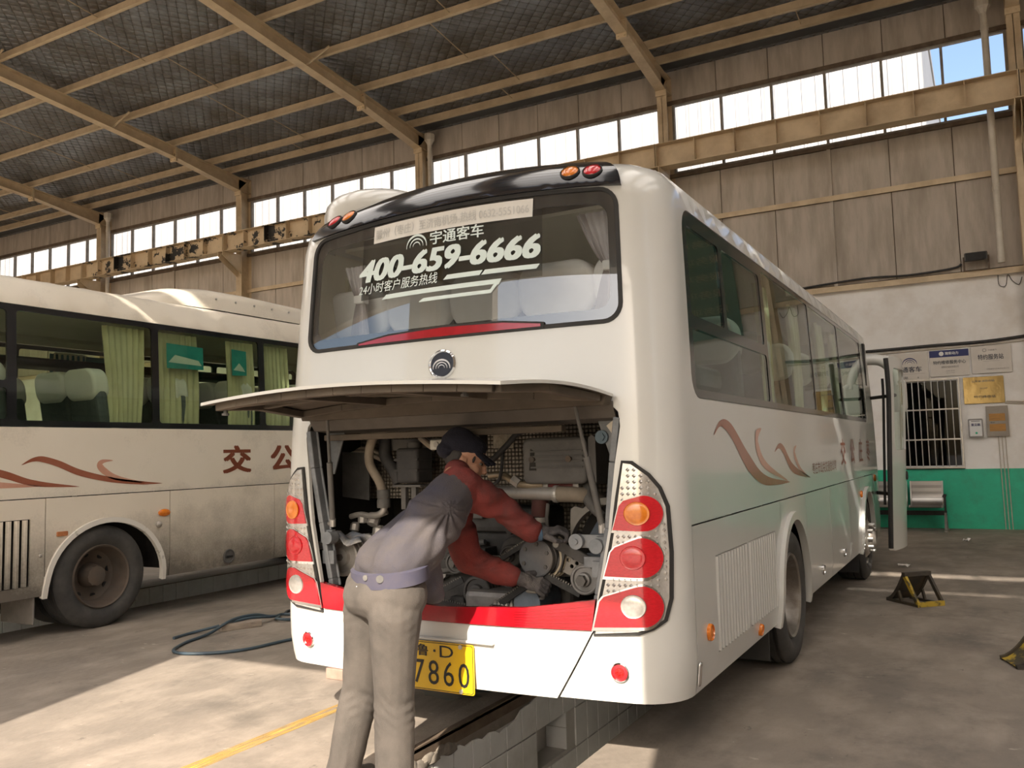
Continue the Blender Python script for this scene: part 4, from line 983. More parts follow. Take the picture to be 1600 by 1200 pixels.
mb = MB(); mb.box((-1.02, .60, 1.20), (1.02, .615, 1.67)); mb.box((-.1, .72, .95), (.62, .73, 1.2)); mb.build('heat_shield', m_quilt, BAY)
# lipped frame round the opening, header, cross bar
for g in (1, -1):
    pts = [(g * (x - .012), .0 + .02 * (z < 1.2), z) for x, z in ((.93, 1.60), (.902, 1.40), (.862, 1.10), (.80, .80), (.792, .76))]
    mb = MB()
    for a, c in zip(pts[:-1], pts[1:]): mb.bar((a[0] - g * .004, a[1] + .04, a[2]), (c[0] - g * .004, c[1] + .04, c[2]), .032, .05, (0, 1, 0)); mb.bar((a[0] - g * .016, a[1] + .066, a[2]), (c[0] - g * .016, c[1] + .066, c[2]), .03, .012, (0, 1, 0))
    mb.build('side_channel', m_chan, BAY, bevel=.006)
mb = MB(); mb.prism([(.0, 1.675), (.05, 1.60), (.20, 1.585), (.20, 1.60), (.06, 1.615), (.02, 1.675)], frame_T((-.90, 0, 0), (0, 1, 0), (0, 0, 1), (1, 0, 0)), 1.80); mb.build('header_panel', M('grey header panel', (.11, .097, .085), (.08, .07, .06), 5, .7), BAY)
mb = MB(); mb.box((-.84, .06, 1.545), (.62, .11, 1.578)); mb.build('cross_bar', m_hatch, BAY, bevel=.006)
for g in (1, -1):       # hinge brackets and gas struts
    mb = MB(); mb.prism([(g * .74, 1.67), (g * .88, 1.66), (g * .875, 1.36), (g * .845, 1.36)], frame_T((0, .16, 0), (1, 0, 0), (0, 0, 1), (0, -1, 0)), .012); mb.build('hinge_bracket', m_chan, BAY, bevel=.003)
    mb = MB(); mb.cyl((g * .76, .12, 1.63), (g * .76, .17, 1.63), .03, n=14); mb.cyl((g * .72, .14, 1.63), (g * .80, .14, 1.63), .02, n=12); mb.build('hinge_pin', m_rub, BAY, smooth=True)
    a, c = Vector((g * .735, -.03, 1.655)), Vector((g * .80, .08, 1.11)); m_ = a.lerp(c, .42)
    st = part_empty('gas_strut', BAY); mb = MB(); mb.cyl(a, m_, .009, n=10); mb.build('rod', m_cast, st, smooth=True)
    mb = MB(); mb.cyl(m_, c, .016, n=12); mb.build('cylinder', m_cast, st, smooth=True); mb = MB(); mb.cyl(c + Vector((0, 0, -.02)), c + Vector((g * .07, 0, -.02)), .012, n=10); mb.cyl(c + Vector((0, 0, .01)), c + Vector((0, 0, -.035)), .017, n=10); mb.build('ball_joint', m_alu, st, smooth=True)
    mb = MB(); mb.cyl((g * .79, .02, 1.02), (g * .79, .08, 1.02), .034, n=16); mb.box((min(g * .78, g * .86), .05, .99), (max(g * .78, g * .86), .08, 1.06)); mb.build('rubber_stop', m_chan, BAY, smooth=True)
    mb = MB(); mb.box((min(g * .76, g * .84), .04, .88), (max(g * .76, g * .84), .06, .95)); mb.build('bracket', m_chan, BAY)
mb = MB(); mb.cyl((.79, .20, 1.515), (.79, .13, 1.515), .032, n=14); mb.cyl((.79, .13, 1.515), (.79, .118, 1.515), .02, n=6); mb.build('bolt', M('blue grey bolt', (.10, .14, .17), rough=.45, metal=.4), BAY, smooth=True)
mb = MB(); mb.cbox((0, 0, 0), (.055, .005, .09), Matrix.Translation((.88, .10, 1.545)) @ Matrix.Rotation(R_(-35), 4, 'Y')); mb.build('paper_tag', M('cream paper tag', (.62, .57, .48), (.5, .46, .38), 20, .8), BAY)
# silencer box at the upper right
def prism_xz(poly, y0, y1, name, mat, par, **k):
    mb = MB(); mb.prism(poly, frame_T((0, y1, 0), (1, 0, 0), (0, 0, 1), (0, -1, 0)), y1 - y0); return mb.build(name, mat, par, **k)
SB = prism_xz(rrect(.285, 1.292, .64, 1.525, .035), .28, .52, 'silencer_box', m_cast, BAY, bevel=.018, seg=3, smooth=True)
prism_xz(rrect(.645, 1.285, .685, 1.53, .02), .30, .55, 'end_cap', m_cast, SB, bevel=.01)
for z in (1.375, 1.405, 1.43, 1.455): mb = MB(); mb.box((.335, .272, z - .004), (.625, .285, z + .004)); mb.build('rib', m_cast, SB, bevel=.002)
for x in (.345, .55): mb = MB(); mb.cyl((x, .285, 1.415), (x, .265, 1.415), .016, n=10); mb.build('bolt', m_rimb, SB, smooth=True)
mb = MB(); mb.prism([(.325, 1.36), (.365, 1.36), (.36, 1.40), (.352, 1.42), (.358, 1.455), (.335, 1.47), (.33, 1.41)], frame_T((0, .28, 0), (1, 0, 0), (0, 0, 1), (0, -1, 0)), .003); mb.build('bare_patch', m_under, SB)
mb = MB(); mb.cyl((.36, .36, 1.282), (.56, .36, 1.282), .022, n=14); mb.build('red_coupling', M('dusty red coupling', (.16, .03, .028), (.10, .03, .028), 8, .7), BAY, smooth=True)
for x in (.37, .54): mb = MB(); mb.cyl((x, .36, 1.282), (x + .03, .36, 1.282), .026, n=14); mb.build('hose_clamp', m_alu, BAY, smooth=True)
# pipes
mb = MB(); mb.tube([(-.10, .36, 1.252), (.20, .34, 1.246), (.50, .33, 1.238)], .034, 18); mb.build('silver_pipe', m_alu, BAY, smooth=True)
mb = MB(); mb.tube([(.46, .33, 1.239), (.55, .34, 1.236), (.60, .40, 1.225), (.61, .50, 1.20)], .040, 16, smooth=4); mb.build('pipe_elbow', m_hose, BAY, smooth=True)
mb = MB(); mb.lathe([(.043, -.012), (.045, 0), (.043, .012)], 20, frame_T((.45, .331, 1.239), (0, 1, 0), (0, 0, 1), (1, 0, 0))); mb.build('hose_clamp', m_alu, BAY)
mb = MB(); mb.tube([(.06, .33, 1.335), (.14, .32, 1.34), (.20, .32, 1.31), (.26, .32, 1.288), (.37, .34, 1.285)], .018, 12, smooth=4); mb.build('copper_pipe', M('brassy pipe', (.40, .33, .23), (.28, .22, .15), 7, .45, metal=.5), BAY, smooth=True)
mb = MB(); mb.cyl((.205, .32, 1.318), (.245, .32, 1.292), .027, n=6); mb.build('union_nut', m_alu, BAY)
mb = MB(); mb.tube([(.02, .26, 1.38), (.12, .26, 1.42), (.20, .27, 1.49), (.27, .30, 1.56), (.40, .34, 1.58)], .015, 10, smooth=5); mb.build('black_hose', m_hosedk, BAY, smooth=True)
mb = MB(); mb.tube([(.17, .28, 1.46), (.16, .28, 1.36), (.12, .30, 1.30), (.02, .32, 1.285)], .009, 8, smooth=5); mb.build('black_hose', m_hosedk, BAY, smooth=True)
mb = MB(); mb.tube([(-.58, .30, 1.60), (-.66, .28, 1.57), (-.70, .28, 1.48), (-.70, .29, 1.40), (-.64, .30, 1.30), (-.62, .30, 1.20)], .026, 14, smooth=6); mb.build('coolant_hose', m_hose, BAY, smooth=True)
mb = MB(); mb.tube([(-.615, .30, 1.20), (-.62, .30, 1.15), (-.66, .30, 1.125), (-.72, .31, 1.12)], .019, 12, smooth=5); mb.build('coolant_pipe', m_alu, BAY, smooth=True)
mb = MB(); mb.lathe([(.036, -.05), (.038, -.045), (.038, -.01), (.034, 0), (.038, .01), (.038, .045), (.036, .05)], 16, frame_T((-.618, .30, 1.215), (1, 0, 0), (0, 1, 0), (0, 0, 1))); mb.build('coupling', m_cast, BAY, smooth=True)
mb = MB(); mb.tube([(-.68, .40, 1.56), (-.66, .38, 1.45), (-.58, .36, 1.36), (-.55, .36, 1.30)], .036, 12, smooth=5); mb.build('black_hose', m_hosedk, BAY, smooth=True)
mb = MB(); mb.tube([(-1.0, .45, 1.44), (-.93, .42, 1.475), (-.82, .42, 1.47), (-.70, .42, 1.43), (-.6, .44, 1.43)], .014, 10, smooth=5); mb.tube([(-.98, .47, 1.46), (-.9, .44, 1.50), (-.8, .43, 1.49), (-.66, .44, 1.42)], .010, 8, smooth=5); mb.build('wiring_loom', m_hose, BAY, smooth=True)
# expansion tank
TK = prism_xz(rrect(-.535, 1.30, -.385, 1.495, .02), .30, .46, 'expansion_tank', m_hosedk, BAY, bevel=.03, seg=3, smooth=True)
mb = MB(); mb.cyl((-.46, .38, 1.495), (-.46, .38, 1.525), .04, n=18); mb.build('cap', m_cast, TK, smooth=True)
for z in (1.37, 1.43): mb = MB(); mb.prism(rrect(-.54, z - .006, -.38, z + .006, .004), frame_T((0, .465, 0), (1, 0, 0), (0, 0, 1), (0, -1, 0)), .17); mb.build('rib', m_hosedk, TK)
mb = MB(); mb.cbox((-.46, .40, 1.285), (.19, .2, .012)); mb.build('tank_tray', m_cast, BAY)
mb = MB(); mb.cbox((-.50, .34, 1.22), (.03, .03, .13)); mb.cbox((-.43, .34, 1.22), (.03, .03, .13)); mb.build('tank_bracket', m_cast, BAY)
mb = MB(); mb.box((-.68, .42, 1.485), (-.24, .44, 1.545)); mb.build('mount_strap', m_cast, BAY)
mb = MB(); mb.tube([(-.40, .36, 1.55), (-.33, .34, 1.51), (-.29, .33, 1.49)], .018, 10, smooth=3); mb.build('sensor_lead', m_hose, BAY, smooth=True)
W_ = prism_xz(rrect(-.285, 1.480, -.195, 1.535, .008), .28, .32, 'white_valve_block', M('off white valve block', (.60, .58, .53), (.48, .46, .41), 20, .6), BAY, bevel=.006)
mb = MB(); mb.cyl((-.24, .28, 1.508), (-.24, .272, 1.508), .016, n=14); mb.build('knob', m_alu, W_)
mb = MB(); mb.cbox((-.05, .36, 1.53), (.12, .10, .13)); mb.build('relay_box', m_cast, BAY, bevel=.01)
prism_xz([(.105, 1.478), (.225, 1.478), (.225, 1.588), (.105, 1.588)], .30, .305, 'data_plate', M('yellowed data plate', (.40, .36, .28), (.24, .21, .16), 45, .6), BAY)
prism_xz([(-1.0, 1.22), (-.80, 1.20), (-.80, 1.475), (-1.0, 1.485)], .40, .41, 'splash_board', m_grime, BAY)
# engine block and accessories
EN = part_empty('engine', BAY, label='dusty rear engine with belts and pulleys')
mb = MB(); mb.box((-.45, .52, .50), (.42, .97, 1.02)); mb.box((-.40, .50, 1.02), (.30, .97, 1.16)); mb.build('block', m_grime, EN, bevel=.03)
random.seed(11)
for k in range(44):                       # castings, brackets and fittings crowded over the block
    x, z = random.uniform(-.48, .46), random.uniform(.50, 1.14); w, h, d = random.uniform(.03, .11), random.uniform(.03, .10), random.uniform(.02, .10)
    mb = MB()
    if k % 3 == 0: mb.cyl((x, .53, z), (x, .53 - d, z), w * .5, n=12)
    elif k % 3 == 1: mb.cbox((x, .51 - d / 2, z), (w, d + .03, h))
    else: mb.cyl((x - w, .49 - d * .5, z), (x + w, .49 - d * .5, z + random.uniform(-.05, .05)), .012 + .012 * random.random(), n=10)
    mb.build(random.choice(['casting', 'fitting', 'bracket']), random.choice([m_grime, m_grime, m_cast, m_cast, m_alu]), EN, bevel=.005 if k % 3 == 1 else 0, smooth=k % 3 != 1)
def pulley(name, c, r, w, mat, grooves=2, hub=None, bolts=0, par=EN, br=None, label=None):
    T = frame_T(c, (1, 0, 0), (0, 0, 1), (0, -1, 0)); n_ = grooves; prof = [(0, -w)]; prof += [(r, -w)]
    for k in range(n_):
        q = -w + w * (k + .5) / n_ * .8; prof += [(r, q - .008), (r - .012, q), (r, q + .008)]
    prof += [(r, -.006), (r - .006, 0), (r * .80, 0), (r * .76, -.012), (r * .48, -.012), (r * .44, .008), (r * .22, .012), (0, .012)] if hub is None else [(r, -.004), (r - .006, 0), (0, 0)]
    mb = MB(); mb.lathe(prof, 40, T, close=False); o = mb.build(name, mat, par, smooth=True, ang=30)
    for k in range(bolts):
        a = 2 * PI * k / bolts + .4; p = T @ Vector((r * .74 * math.cos(a), r * .74 * math.sin(a), -.002)); mb = MB(); mb.cyl(p, p + Vector((0, -.009, 0)), .011, n=6); mb.build('bolt', br or m_cast, o)
    mb = MB(); p = T @ Vector((0, 0, .008)); 
    if hub is None: mb.cyl(p, p + Vector((0, -.022, 0)), .02, n=6); mb.build('nut', m_cast, o)
    if label: o['label'] = label
    return o
pulley('compressor_clutch', (-.842, .20, .895), .108, .10, m_alu, 2, label='air conditioning compressor clutch wheel')
mb = MB(); mb.cyl((-.84, .30, .90), (-.80, .62, .92), .095, n=24); mb.cyl((-.80, .45, .92), (-.60, .50, .94), .07, n=18); mb.build('compressor', m_cast, EN, smooth=True, bevel=.01)
for p, r in (((-.80, .34, 1.10), .03), ((-.72, .34, 1.09), .036), ((-.70, .36, 1.02), .04), ((-.62, .36, 1.04), .028), ((-.86, .34, 1.05), .028)):
    mb = MB(); mb.lathe([(0, -r), (r, -r * .8), (r, r * .5), (r * .6, r), (0, r)], 8, Matrix.Translation(p) @ Matrix.Rotation(random.uniform(-.6, .6), 4, 'X')); mb.build('valve_fitting', m_alu, EN, bevel=.004)
mb = MB(); mb.tube([(-.88, .33, 1.11), (-.80, .32, 1.125), (-.70, .32, 1.115), (-.62, .33, 1.14)], .016, 10, smooth=4); mb.build('suction_pipe', m_alu, EN, smooth=True)
pulley('main_pulley', (.376, .22, .930), .094, .10, M('dark slate pulley', (.115, .125, .14), (.085, .09, .10), 12, .55, c3=(.16, .14, .12), scale3=4), 2, hub=1, bolts=6, label='large slate grey pulley')
mb = MB(); mb.cyl((.40, .32, .93), (.44, .50, .93), .10, n=28); mb.build('pulley_drum', m_under, EN, smooth=True)
for k in range(3):
    T = frame_T((.385 + .009 * k, .275 + .03 * k, .93), (1, 0, 0), (0, 0, 1), (0, -1, 0)); mb = MB(); mb.tube([T @ Vector((.106 * math.cos(a), .106 * math.sin(a), 0)) for a in np.linspace(-1.25, 1.1, 20)], .006, 6); mb.build('belt_edge', M('pale belt edge', (.50, .44, .33), (.40, .35, .26), 20, .7), EN, smooth=True)
mb = MB(); mb.cyl((.475, .25, .998), (.475, .29, .998), .018, n=8); mb.build('grease_nipple', m_alu, EN, smooth=True)
pulley('idler_pulley', (.635, .22, .836), .074, .06, M('worn grey pulley', (.24, .235, .23), (.17, .165, .16), 12, .5, metal=.3), 1, label='grey tensioner pulley with hex nut')
mb = MB(); mb.cyl((.635, .205, .836), (.635, .18, .836), .027, n=6); mb.build('tensioner_nut', m_cast, EN)
pulley('alternator_pulley', (.16, .34, .915), .06, .06, m_grime, 2); mb = MB(); mb.cyl((.16, .40, .93), (.16, .54, .94), .085, n=22); mb.build('alternator', m_grime, EN, smooth=True, bevel=.008)
pulley('crank_pulley', (-.06, .36, .72), .085, .08, m_cast, 2); pulley('pump_pulley', (-.22, .40, .86), .06, .06, m_cast, 1)
TP = frame_T((0, .32, 0), (1, 0, 0), (0, 0, 1), (0, -1, 0)); mb = MB()
hl = [[(x + .0105 * math.cos(a), z + .0105 * math.sin(a)) for a in np.linspace(0, 2 * PI, 11)[:-1]] for x, z in ((.545, .927), (.575, .945), (.56, .90), (.532, .885), (.515, .915), (.60, .925))]
mb.plate([(.478, .985), (.50, .99), (.70, .905), (.70, .79), (.68, .78), (.47, .86)], hl, TP, .012); mb.build('tension_plate', M('perforated grey plate', (.30, .28, .25), (.22, .205, .185), 9, .6), EN)
mb = MB(); mb.bar((.455, .27, 1.005), (.715, .27, .885), .05, .018, (0, 1, 0)); mb.bar((.47, .28, .86), (.51, .28, .985), .03, .014, (0, 1, 0)); mb.build('tension_arm', m_grime, EN, bevel=.003)
def belt(pts, w, name='drive_belt', teeth=True):
    a, c = Vector(pts[0]), Vector(pts[1]); mb = MB(); mb.bar(a, c, w, .011, (0, 1, 0)); o = mb.build(name, m_belt, EN)
    if teeth:
        n_ = int((c - a).length / .014); mb = MB(); d = (c - a).normalized(); nn = Vector((0, 1, 0)).cross(d); nn *= (1 if nn.z > 0 else -1)
        for k in range(n_): p = a + d * (.014 * (k + .5)) + nn * .009; mb.bar(p - d * .0035, p + d * .0035, w * .95, .009, (0, 1, 0))
        q = mb.build('belt_teeth', M('dusty belt teeth', (.24, .225, .20), (.16, .15, .135), 30, .8), o); q['kind'] = 'stuff'
belt([(.10, .24, .655), (.405, .24, .850)], .03); belt([(.41, .25, .842), (.60, .25, .762)], .032); belt([(.12, .30, .90), (.31, .26, 1.0)], .022); belt([(-.50, .30, .60), (-.14, .36, .78)], .03); belt([(-.30, .33, .66), (-.02, .36, .62)], .03)
for dx in (0, .03): mb = MB(); mb.tube([(-.10, .30, .84 + dx * .3), (.10, .30, .83 + dx), (.26, .32, .80 + dx)], .004, 5); mb.build('cable', m_hosedk, EN)
# water outlet and filter head
mb = MB(); mb.cyl((.33, .36, 1.00), (.33, .36, 1.095), .044, n=18); mb.build('water_outlet', m_cast, EN, smooth=True)
mb = MB(); mb.cyl((.332, .36, 1.095), (.332, .36, 1.12), .047, n=18); mb.build('hose_clamp', m_alu, EN, smooth=True); mb = MB(); mb.cyl((.333, .36, 1.12), (.335, .37, 1.21), .043, n=18); mb.build('dark_red_hose', M('dark red hose', (.09, .03, .025), (.06, .025, .02), 9, .75), EN, smooth=True)
mb = MB(); mb.tube([(.39, .35, 1.19), (.385, .34, 1.12), (.39, .34, 1.05)], .010, 8); mb.build('bleed_pipe', m_cast, EN, smooth=True)
# blob of sealant, sump and lower castings
mb = MB(); mb.lathe([(0, -.012), (.034, -.008), (.04, 0), (.03, .012), (0, .016)], 9, Matrix.Translation((.345, .25, .762)) @ Matrix.Diagonal((1.1, .6, .9, 1))); mb.lathe([(0, -.01), (.02, 0), (0, .012)], 7, Matrix.Translation((.395, .26, .79)) @ Matrix.Rotation(.8, 4, 'Y') @ Matrix.Diagonal((2.2, .6, .8, 1))); mb.build('sealant_lump', M('tan sealant', (.40, .37, .33), (.30, .28, .25), 15, .85), EN, smooth=True, ang=80)
mb = MB(); mb.box((-.10, .30, .50), (.20, .5, .74)); mb.build('sump', m_alu, EN, bevel=.03); mb = MB(); mb.cyl((.30, .26, .70), (.30, .5, .70), .075, n=20); mb.build('filter', M('blue grey filter', (.20, .24, .30), (.13, .16, .20), 8, .45), EN, smooth=True)
for k in range(7): mb = MB(); mb.lathe([(0, 0), (.012 + .006 * random.random(), .004), (.01, .02), (0, .028)], 7, Matrix.Translation((.13 + .02 * k - .04 * (k > 3), .24 + .004 * k, .685 - .002 * k))); mb.build('bolt_head', m_alu, EN, smooth=True)
# radiator fan at the right
FN = part_empty('radiator_fan', BAY)
mb = MB(); arc = [(.72 + .235 * math.cos(a), .95 + .235 * math.sin(a)) for a in np.linspace(R_(170), R_(62), 18)]
mb.prism([(.49, 1.02), (.495, 1.16), (.52, 1.175), (.565, 1.165), (.61, 1.20), (.66, 1.215), (.86, 1.235), (.86, 1.19)] + arc[::-1][2:], frame_T((0, .44, 0), (1, 0, 0), (0, 0, 1), (0, -1, 0)), .05); mb.build('fan_shroud', M('grey fan shroud', (.235, .22, .195), (.17, .16, .14), 6, .7), FN, bevel=.006)
mb = MB(); mb.tube([(.60, .40, 1.29), (.605, .36, 1.22), (.66, .34, 1.16), (.70, .33, 1.13)], [.022, .028, .026, .02], 12, smooth=4); mb.build('filler_neck', m_cast, FN, smooth=True)
m_blade = M('blue grey fan blade', (.12, .145, .175), (.085, .10, .125), 7, .5)
for k in range(7):
    a = R_(38 + 360 / 7 * k); c = Vector((.74, .50, .92)); poly = []
    for r, w0, w1 in ((.05, -.28, .25), (.12, -.30, .24), (.20, -.27, .27), (.225, -.22, .30)): poly.append((r, w0, w1))
    mb = MB(); vs = []
    for r, w0, w1 in poly:
        for s_ in (w0, w1): vs.append(c + Vector((r * math.cos(a + s_), .05 * (s_), r * math.sin(a + s_))))
    n4 = len(vs); mb.add(vs + [v + Vector((0, .006, 0)) for v in vs], [(0, 1, 3, 2), (2, 3, 5, 4), (4, 5, 7, 6)] + [(n4 + 2, n4 + 3, n4 + 1, n4), (n4 + 4, n4 + 5, n4 + 3, n4 + 2), (n4 + 6, n4 + 7, n4 + 5, n4 + 4)]); mb.build('fan_blade', m_blade, FN)
mb = MB(); mb.cyl((.74, .46, .92), (.74, .56, .92), .06, n=20); mb.build('hub', m_grime, FN, smooth=True)
mb = MB(); mb.cyl((.74, .60, .92), (.74, .62, .92), .30, n=30); mb.build('radiator_core', m_under, FN)
mb = MB(); mb.cyl((.675, .10, 1.035), (.675, .055, 1.035), .033, .036, n=18); mb.cyl((.675, .055, 1.035), (.675, .045, 1.035), .014, n=8); mb.box((.68, .085, 1.005), (.84, .10, 1.065)); mb.build('mount_bush', m_chan, BAY, smooth=True)
mb = MB(); mb.box((.70, .085, .915), (.82, .10, .965)); mb.build('bracket', m_chan, BAY, bevel=.003)
# raised hatch -------------------------------------------------------
HT = part_empty('engine_hatch', BUS, (0, .0, 1.70), label='raised engine hatch with dusty brown underside')
def hat(x, s, off=0.0):            # s: distance from the hinge; skin curves like the tail it came from
    return Vector((x, -s * math.cos(R_(3)) - .01, .055 - .06 * x * x - s * math.sin(R_(3)) * 0 + .03 * math.sin(PI * min(1, s / .85)) - off))
xs_ = lambda s: .915 - .115 * (s / .84) ** 1.3
mbA, mbB = [], []; F = []; nx_, ns_ = 24, 12
for j in range(ns_ + 1):
    s_ = .84 * j / ns_
    for i in range(nx_ + 1):
        x = -xs_(s_) + 2 * xs_(s_) * i / nx_; s2 = s_ - (.055 * (abs(x) / .8) ** 2 if j == ns_ else 0) + (0.03 if j == ns_ else 0)
        mbA.append(hat(x, s2)); mbB.append(hat(x, s2, .014))
for j in range(ns_):
    for i in range(nx_): a = j * (nx_ + 1) + i; F.append((a, a + 1, a + nx_ + 2)); F.append((a, a + nx_ + 2, a + nx_ + 1))
mb = MB(); n_ = len(mbA); mb.add(mbA + mbB, F + [tuple(n_ + i for i in f[::-1]) for f in F]); mb.mi = [0] * len(F) + [1] * len(F)
bd = [i for i in range(nx_ + 1)] + [j * (nx_ + 1) + nx_ for j in range(1, ns_ + 1)] + [ns_ * (nx_ + 1) + i for i in range(nx_ - 1, -1, -1)] + [j * (nx_ + 1) for j in range(ns_ - 1, 0, -1)]
mb.cur = 0; mb.add([mbA[i] for i in bd] + [mbB[i] for i in bd], [(k, (k + 1) % len(bd), len(bd) + (k + 1) % len(bd), len(bd) + k) for k in range(len(bd))])
mb.build('skin', [m_cream, m_hatch], HT, smooth=True, ang=50)
def hrail(p, w=.05, h=.035, name='frame_rail'):
    mb = MB(); q = []
    for a, c in zip(p[:-1], p[1:]): mb.bar(hat(*a, .014 + h / 2), hat(*c, .014 + h / 2), w, h, (0, 0, 1))
    return mb.build(name, m_hatch, HT, bevel=.004)
edge = lambda x: .80 - .055 * (abs(x) / .8) ** 2
hrail([(x, edge(x)) for x in np.linspace(-.74, .74, 11)]); hrail([(x, .07) for x in np.linspace(-.85, .85, 7)], .06)
for g in (1, -1): hrail([(g * .745, edge(.745)), (g * .80, .45), (g * .86, .07)]); hrail([(g * .25, .79), (g * .30, .07)], .04)
hrail([(x, .42) for x in np.linspace(-.80, .80, 9)], .04, .03, 'cross_rail'); hrail([(-.70, .70), (-.32, .45)], .03, .03, 'brace'); hrail([(.70, .70), (.32, .45)], .03, .03, 'brace'); hrail([(-.30, .42), (.30, .10)], .03, .025, 'brace')
for x, q in ((-.72, .74), (.52, .62)): p = hat(x, q, .03); mb = MB(); mb.cyl(p, p - Vector((0, 0, .035)), .010, n=10); mb.cyl(p - Vector((0, 0, .035)), p - Vector((0, 0, .045)), .017, n=10); mb.build('latch', m_cast, HT, smooth=True)
prism_xz([(-.885, 1.655), (.885, 1.655), (.905, 1.70), (.80, 1.735), (0, 1.755), (-.80, 1.735), (-.905, 1.70)], -.062, .012, 'hatch_hinge', m_hatch, BUS)
# ================================================================== the dusty coach on the left
def dirty(name, c, z0, z1):
    m = M(name, c, (c[0] * .95, c[1] * .94, c[2] * .92), .9, .32, coat=.45); N, L, b = nodes_of(m); old = b.inputs['Base Color'].links[0].from_socket
    tc = N.new('ShaderNodeTexCoord'); sp = N.new('ShaderNodeSeparateXYZ'); L.new(tc.outputs['Object'], sp.inputs[0])
    no = N.new('ShaderNodeTexNoise'); no.inputs['Scale'].default_value = 2.2; no.inputs['Detail'].default_value = 8; no.inputs['Roughness'].default_value = .65; L.new(tc.outputs['Object'], no.inputs['Vector'])
    n2 = N.new('ShaderNodeTexNoise'); n2.inputs['Scale'].default_value = 60; L.new(tc.outputs['Object'], n2.inputs['Vector'])
    def mt(op, a, k, k2=None):
        n = N.new('ShaderNodeMath'); n.operation = op
        for i, q in enumerate((a, k, k2)):
            if q is None: continue
            if isinstance(q, (int, float)): n.inputs[i].default_value = q
            else: L.new(q, n.inputs[i])
        return n.outputs[0]
    r = N.new('ShaderNodeMapRange'); r.inputs[1].default_value = z1; r.inputs[2].default_value = z0; L.new(sp.outputs[2], r.inputs[0])
    f = mt('MULTIPLY_ADD', no.outputs['Fac'], 1.1, -.55); f = mt('ADD', f, r.outputs[0]); f = mt('MULTIPLY_ADD', n2.outputs['Fac'], .25, f); f = mt('SUBTRACT', f, .16)
    f = mt('MINIMUM', mt('MAXIMUM', f, 0), .93)
    mx = N.new('ShaderNodeMix'); mx.data_type = 'RGBA'; mx.inputs[7].default_value = (.105, .092, .076, 1); L.new(f, mx.inputs[0]); L.new(old, mx.inputs[6]); L.new(mx.outputs[2], b.inputs['Base Color'])
    L.new(mt('MULTIPLY_ADD', f, .5, .32), b.inputs['Roughness']); cw = mt('MULTIPLY_ADD', f, -.5, .45); L.new(cw, b.inputs['Coat Weight'])
    return m
m_cream2 = dirty('dusty cream paint', (.78, .72, .615), .75, 1.28)
m_low2 = dirty('road dirt on cream paint', (.78, .71, .60), .38, 1.06)
m_glass2 = glass_mat('green coach glass', (.82, .87, .78))
B2 = Body(hw=1.20, L=8.6, zs=2.845, roofh=.27, dside=.05, z0=.36)
BUS2 = thing('bus', 'dusty cream coach parked at the left, its side to the camera', 'bus', (-5.83, -1.03, 0))
b = B2; ux = b.ux; uy = b.uy; UF = b.u4; S2 = 1.178
W2 = (.36, 1.776, 7.4, 2.808)
def open2(g): return [(g * uy(y), z) for y, z in rrect(*W2, .10)]
rw2 = [(ux(x), t) for x, t in rrect(-.95, 2.16, .95, 2.82, .085, 6)]
b.patch('body_shell', [(-UF, S2 + .004), (UF, S2 + .004), (UF, b.T1), (-UF, b.T1)], [open2(1), open2(-1), rw2, wsh(b, 1, 1.5, 2.75), wsh(b, -1, 1.5, 2.75)], m_cream2, BUS2, th=.02, step=.09, du=.08)
us = list(np.linspace(-UF, UF, 160)); ring = [b.S(u, b.T1) for u in us]; n_ = len(us); vs = []; mb = MB()
for k in (1.0, .6, .0): vs += [Vector((p.x * k, p.y, p.z + .05 * (1 - k * k))) for p in ring]
mb.add(vs, [(r * n_ + i, r * n_ + i + 1, (r + 1) * n_ + i + 1, (r + 1) * n_ + i) for r in range(2) for i in range(n_ - 1)]); mb.build('roof', m_cream2, BUS2, smooth=True, ang=60)
for g in (1, -1): b.patch('windscreen', wsh(b, g, 1.5, 2.75), [], m_glass2, BUS2, off=-.004, th=.006, step=.1, du=.1, dt=.12)
b.patch('rear_skin', [(-uy(.42), .36), (uy(.42), .36), (uy(.42), S2 - .004), (-uy(.42), S2 - .004)], [], m_low2, BUS2, th=.02, step=.09)
b.patch('rear_window', [(ux(x), t) for x, t in rrect(-.947, 2.163, .947, 2.817, .083, 6)], [], m_glass2, BUS2, off=-.004, th=.006, step=.1, du=.1, dt=.12)
b.patch('front_skin', [(b.u2 - .5, .36), (b.u4, .36), (b.u4, S2 - .004), (b.u2 - .5, S2 - .004)], [], m_low2, BUS2, th=.016, step=.15, du=.12)
b.patch('front_skin', [(-b.u4, .36), (-b.u2 + .5, .36), (-b.u2 + .5, S2 - .004), (-b.u4, S2 - .004)], [], m_low2, BUS2, th=.016, step=.15, du=.12)
for x, z, ln in ((-.98, .95, m_red), (.98, .95, m_red), (-.98, 1.12, m_amber), (.98, 1.12, m_amber)): lamp_disc(b, BUS2, 'tail_lamp', x, z, .07, ln)
aR, aF = (2.50, .36, .585, .60), (7.0, .36, .52, .62); m_white_trim = M('scuffed white arch lip', (.70, .67, .61), (.22, .19, .16), 7, .5, lo=.58, hi=.66)
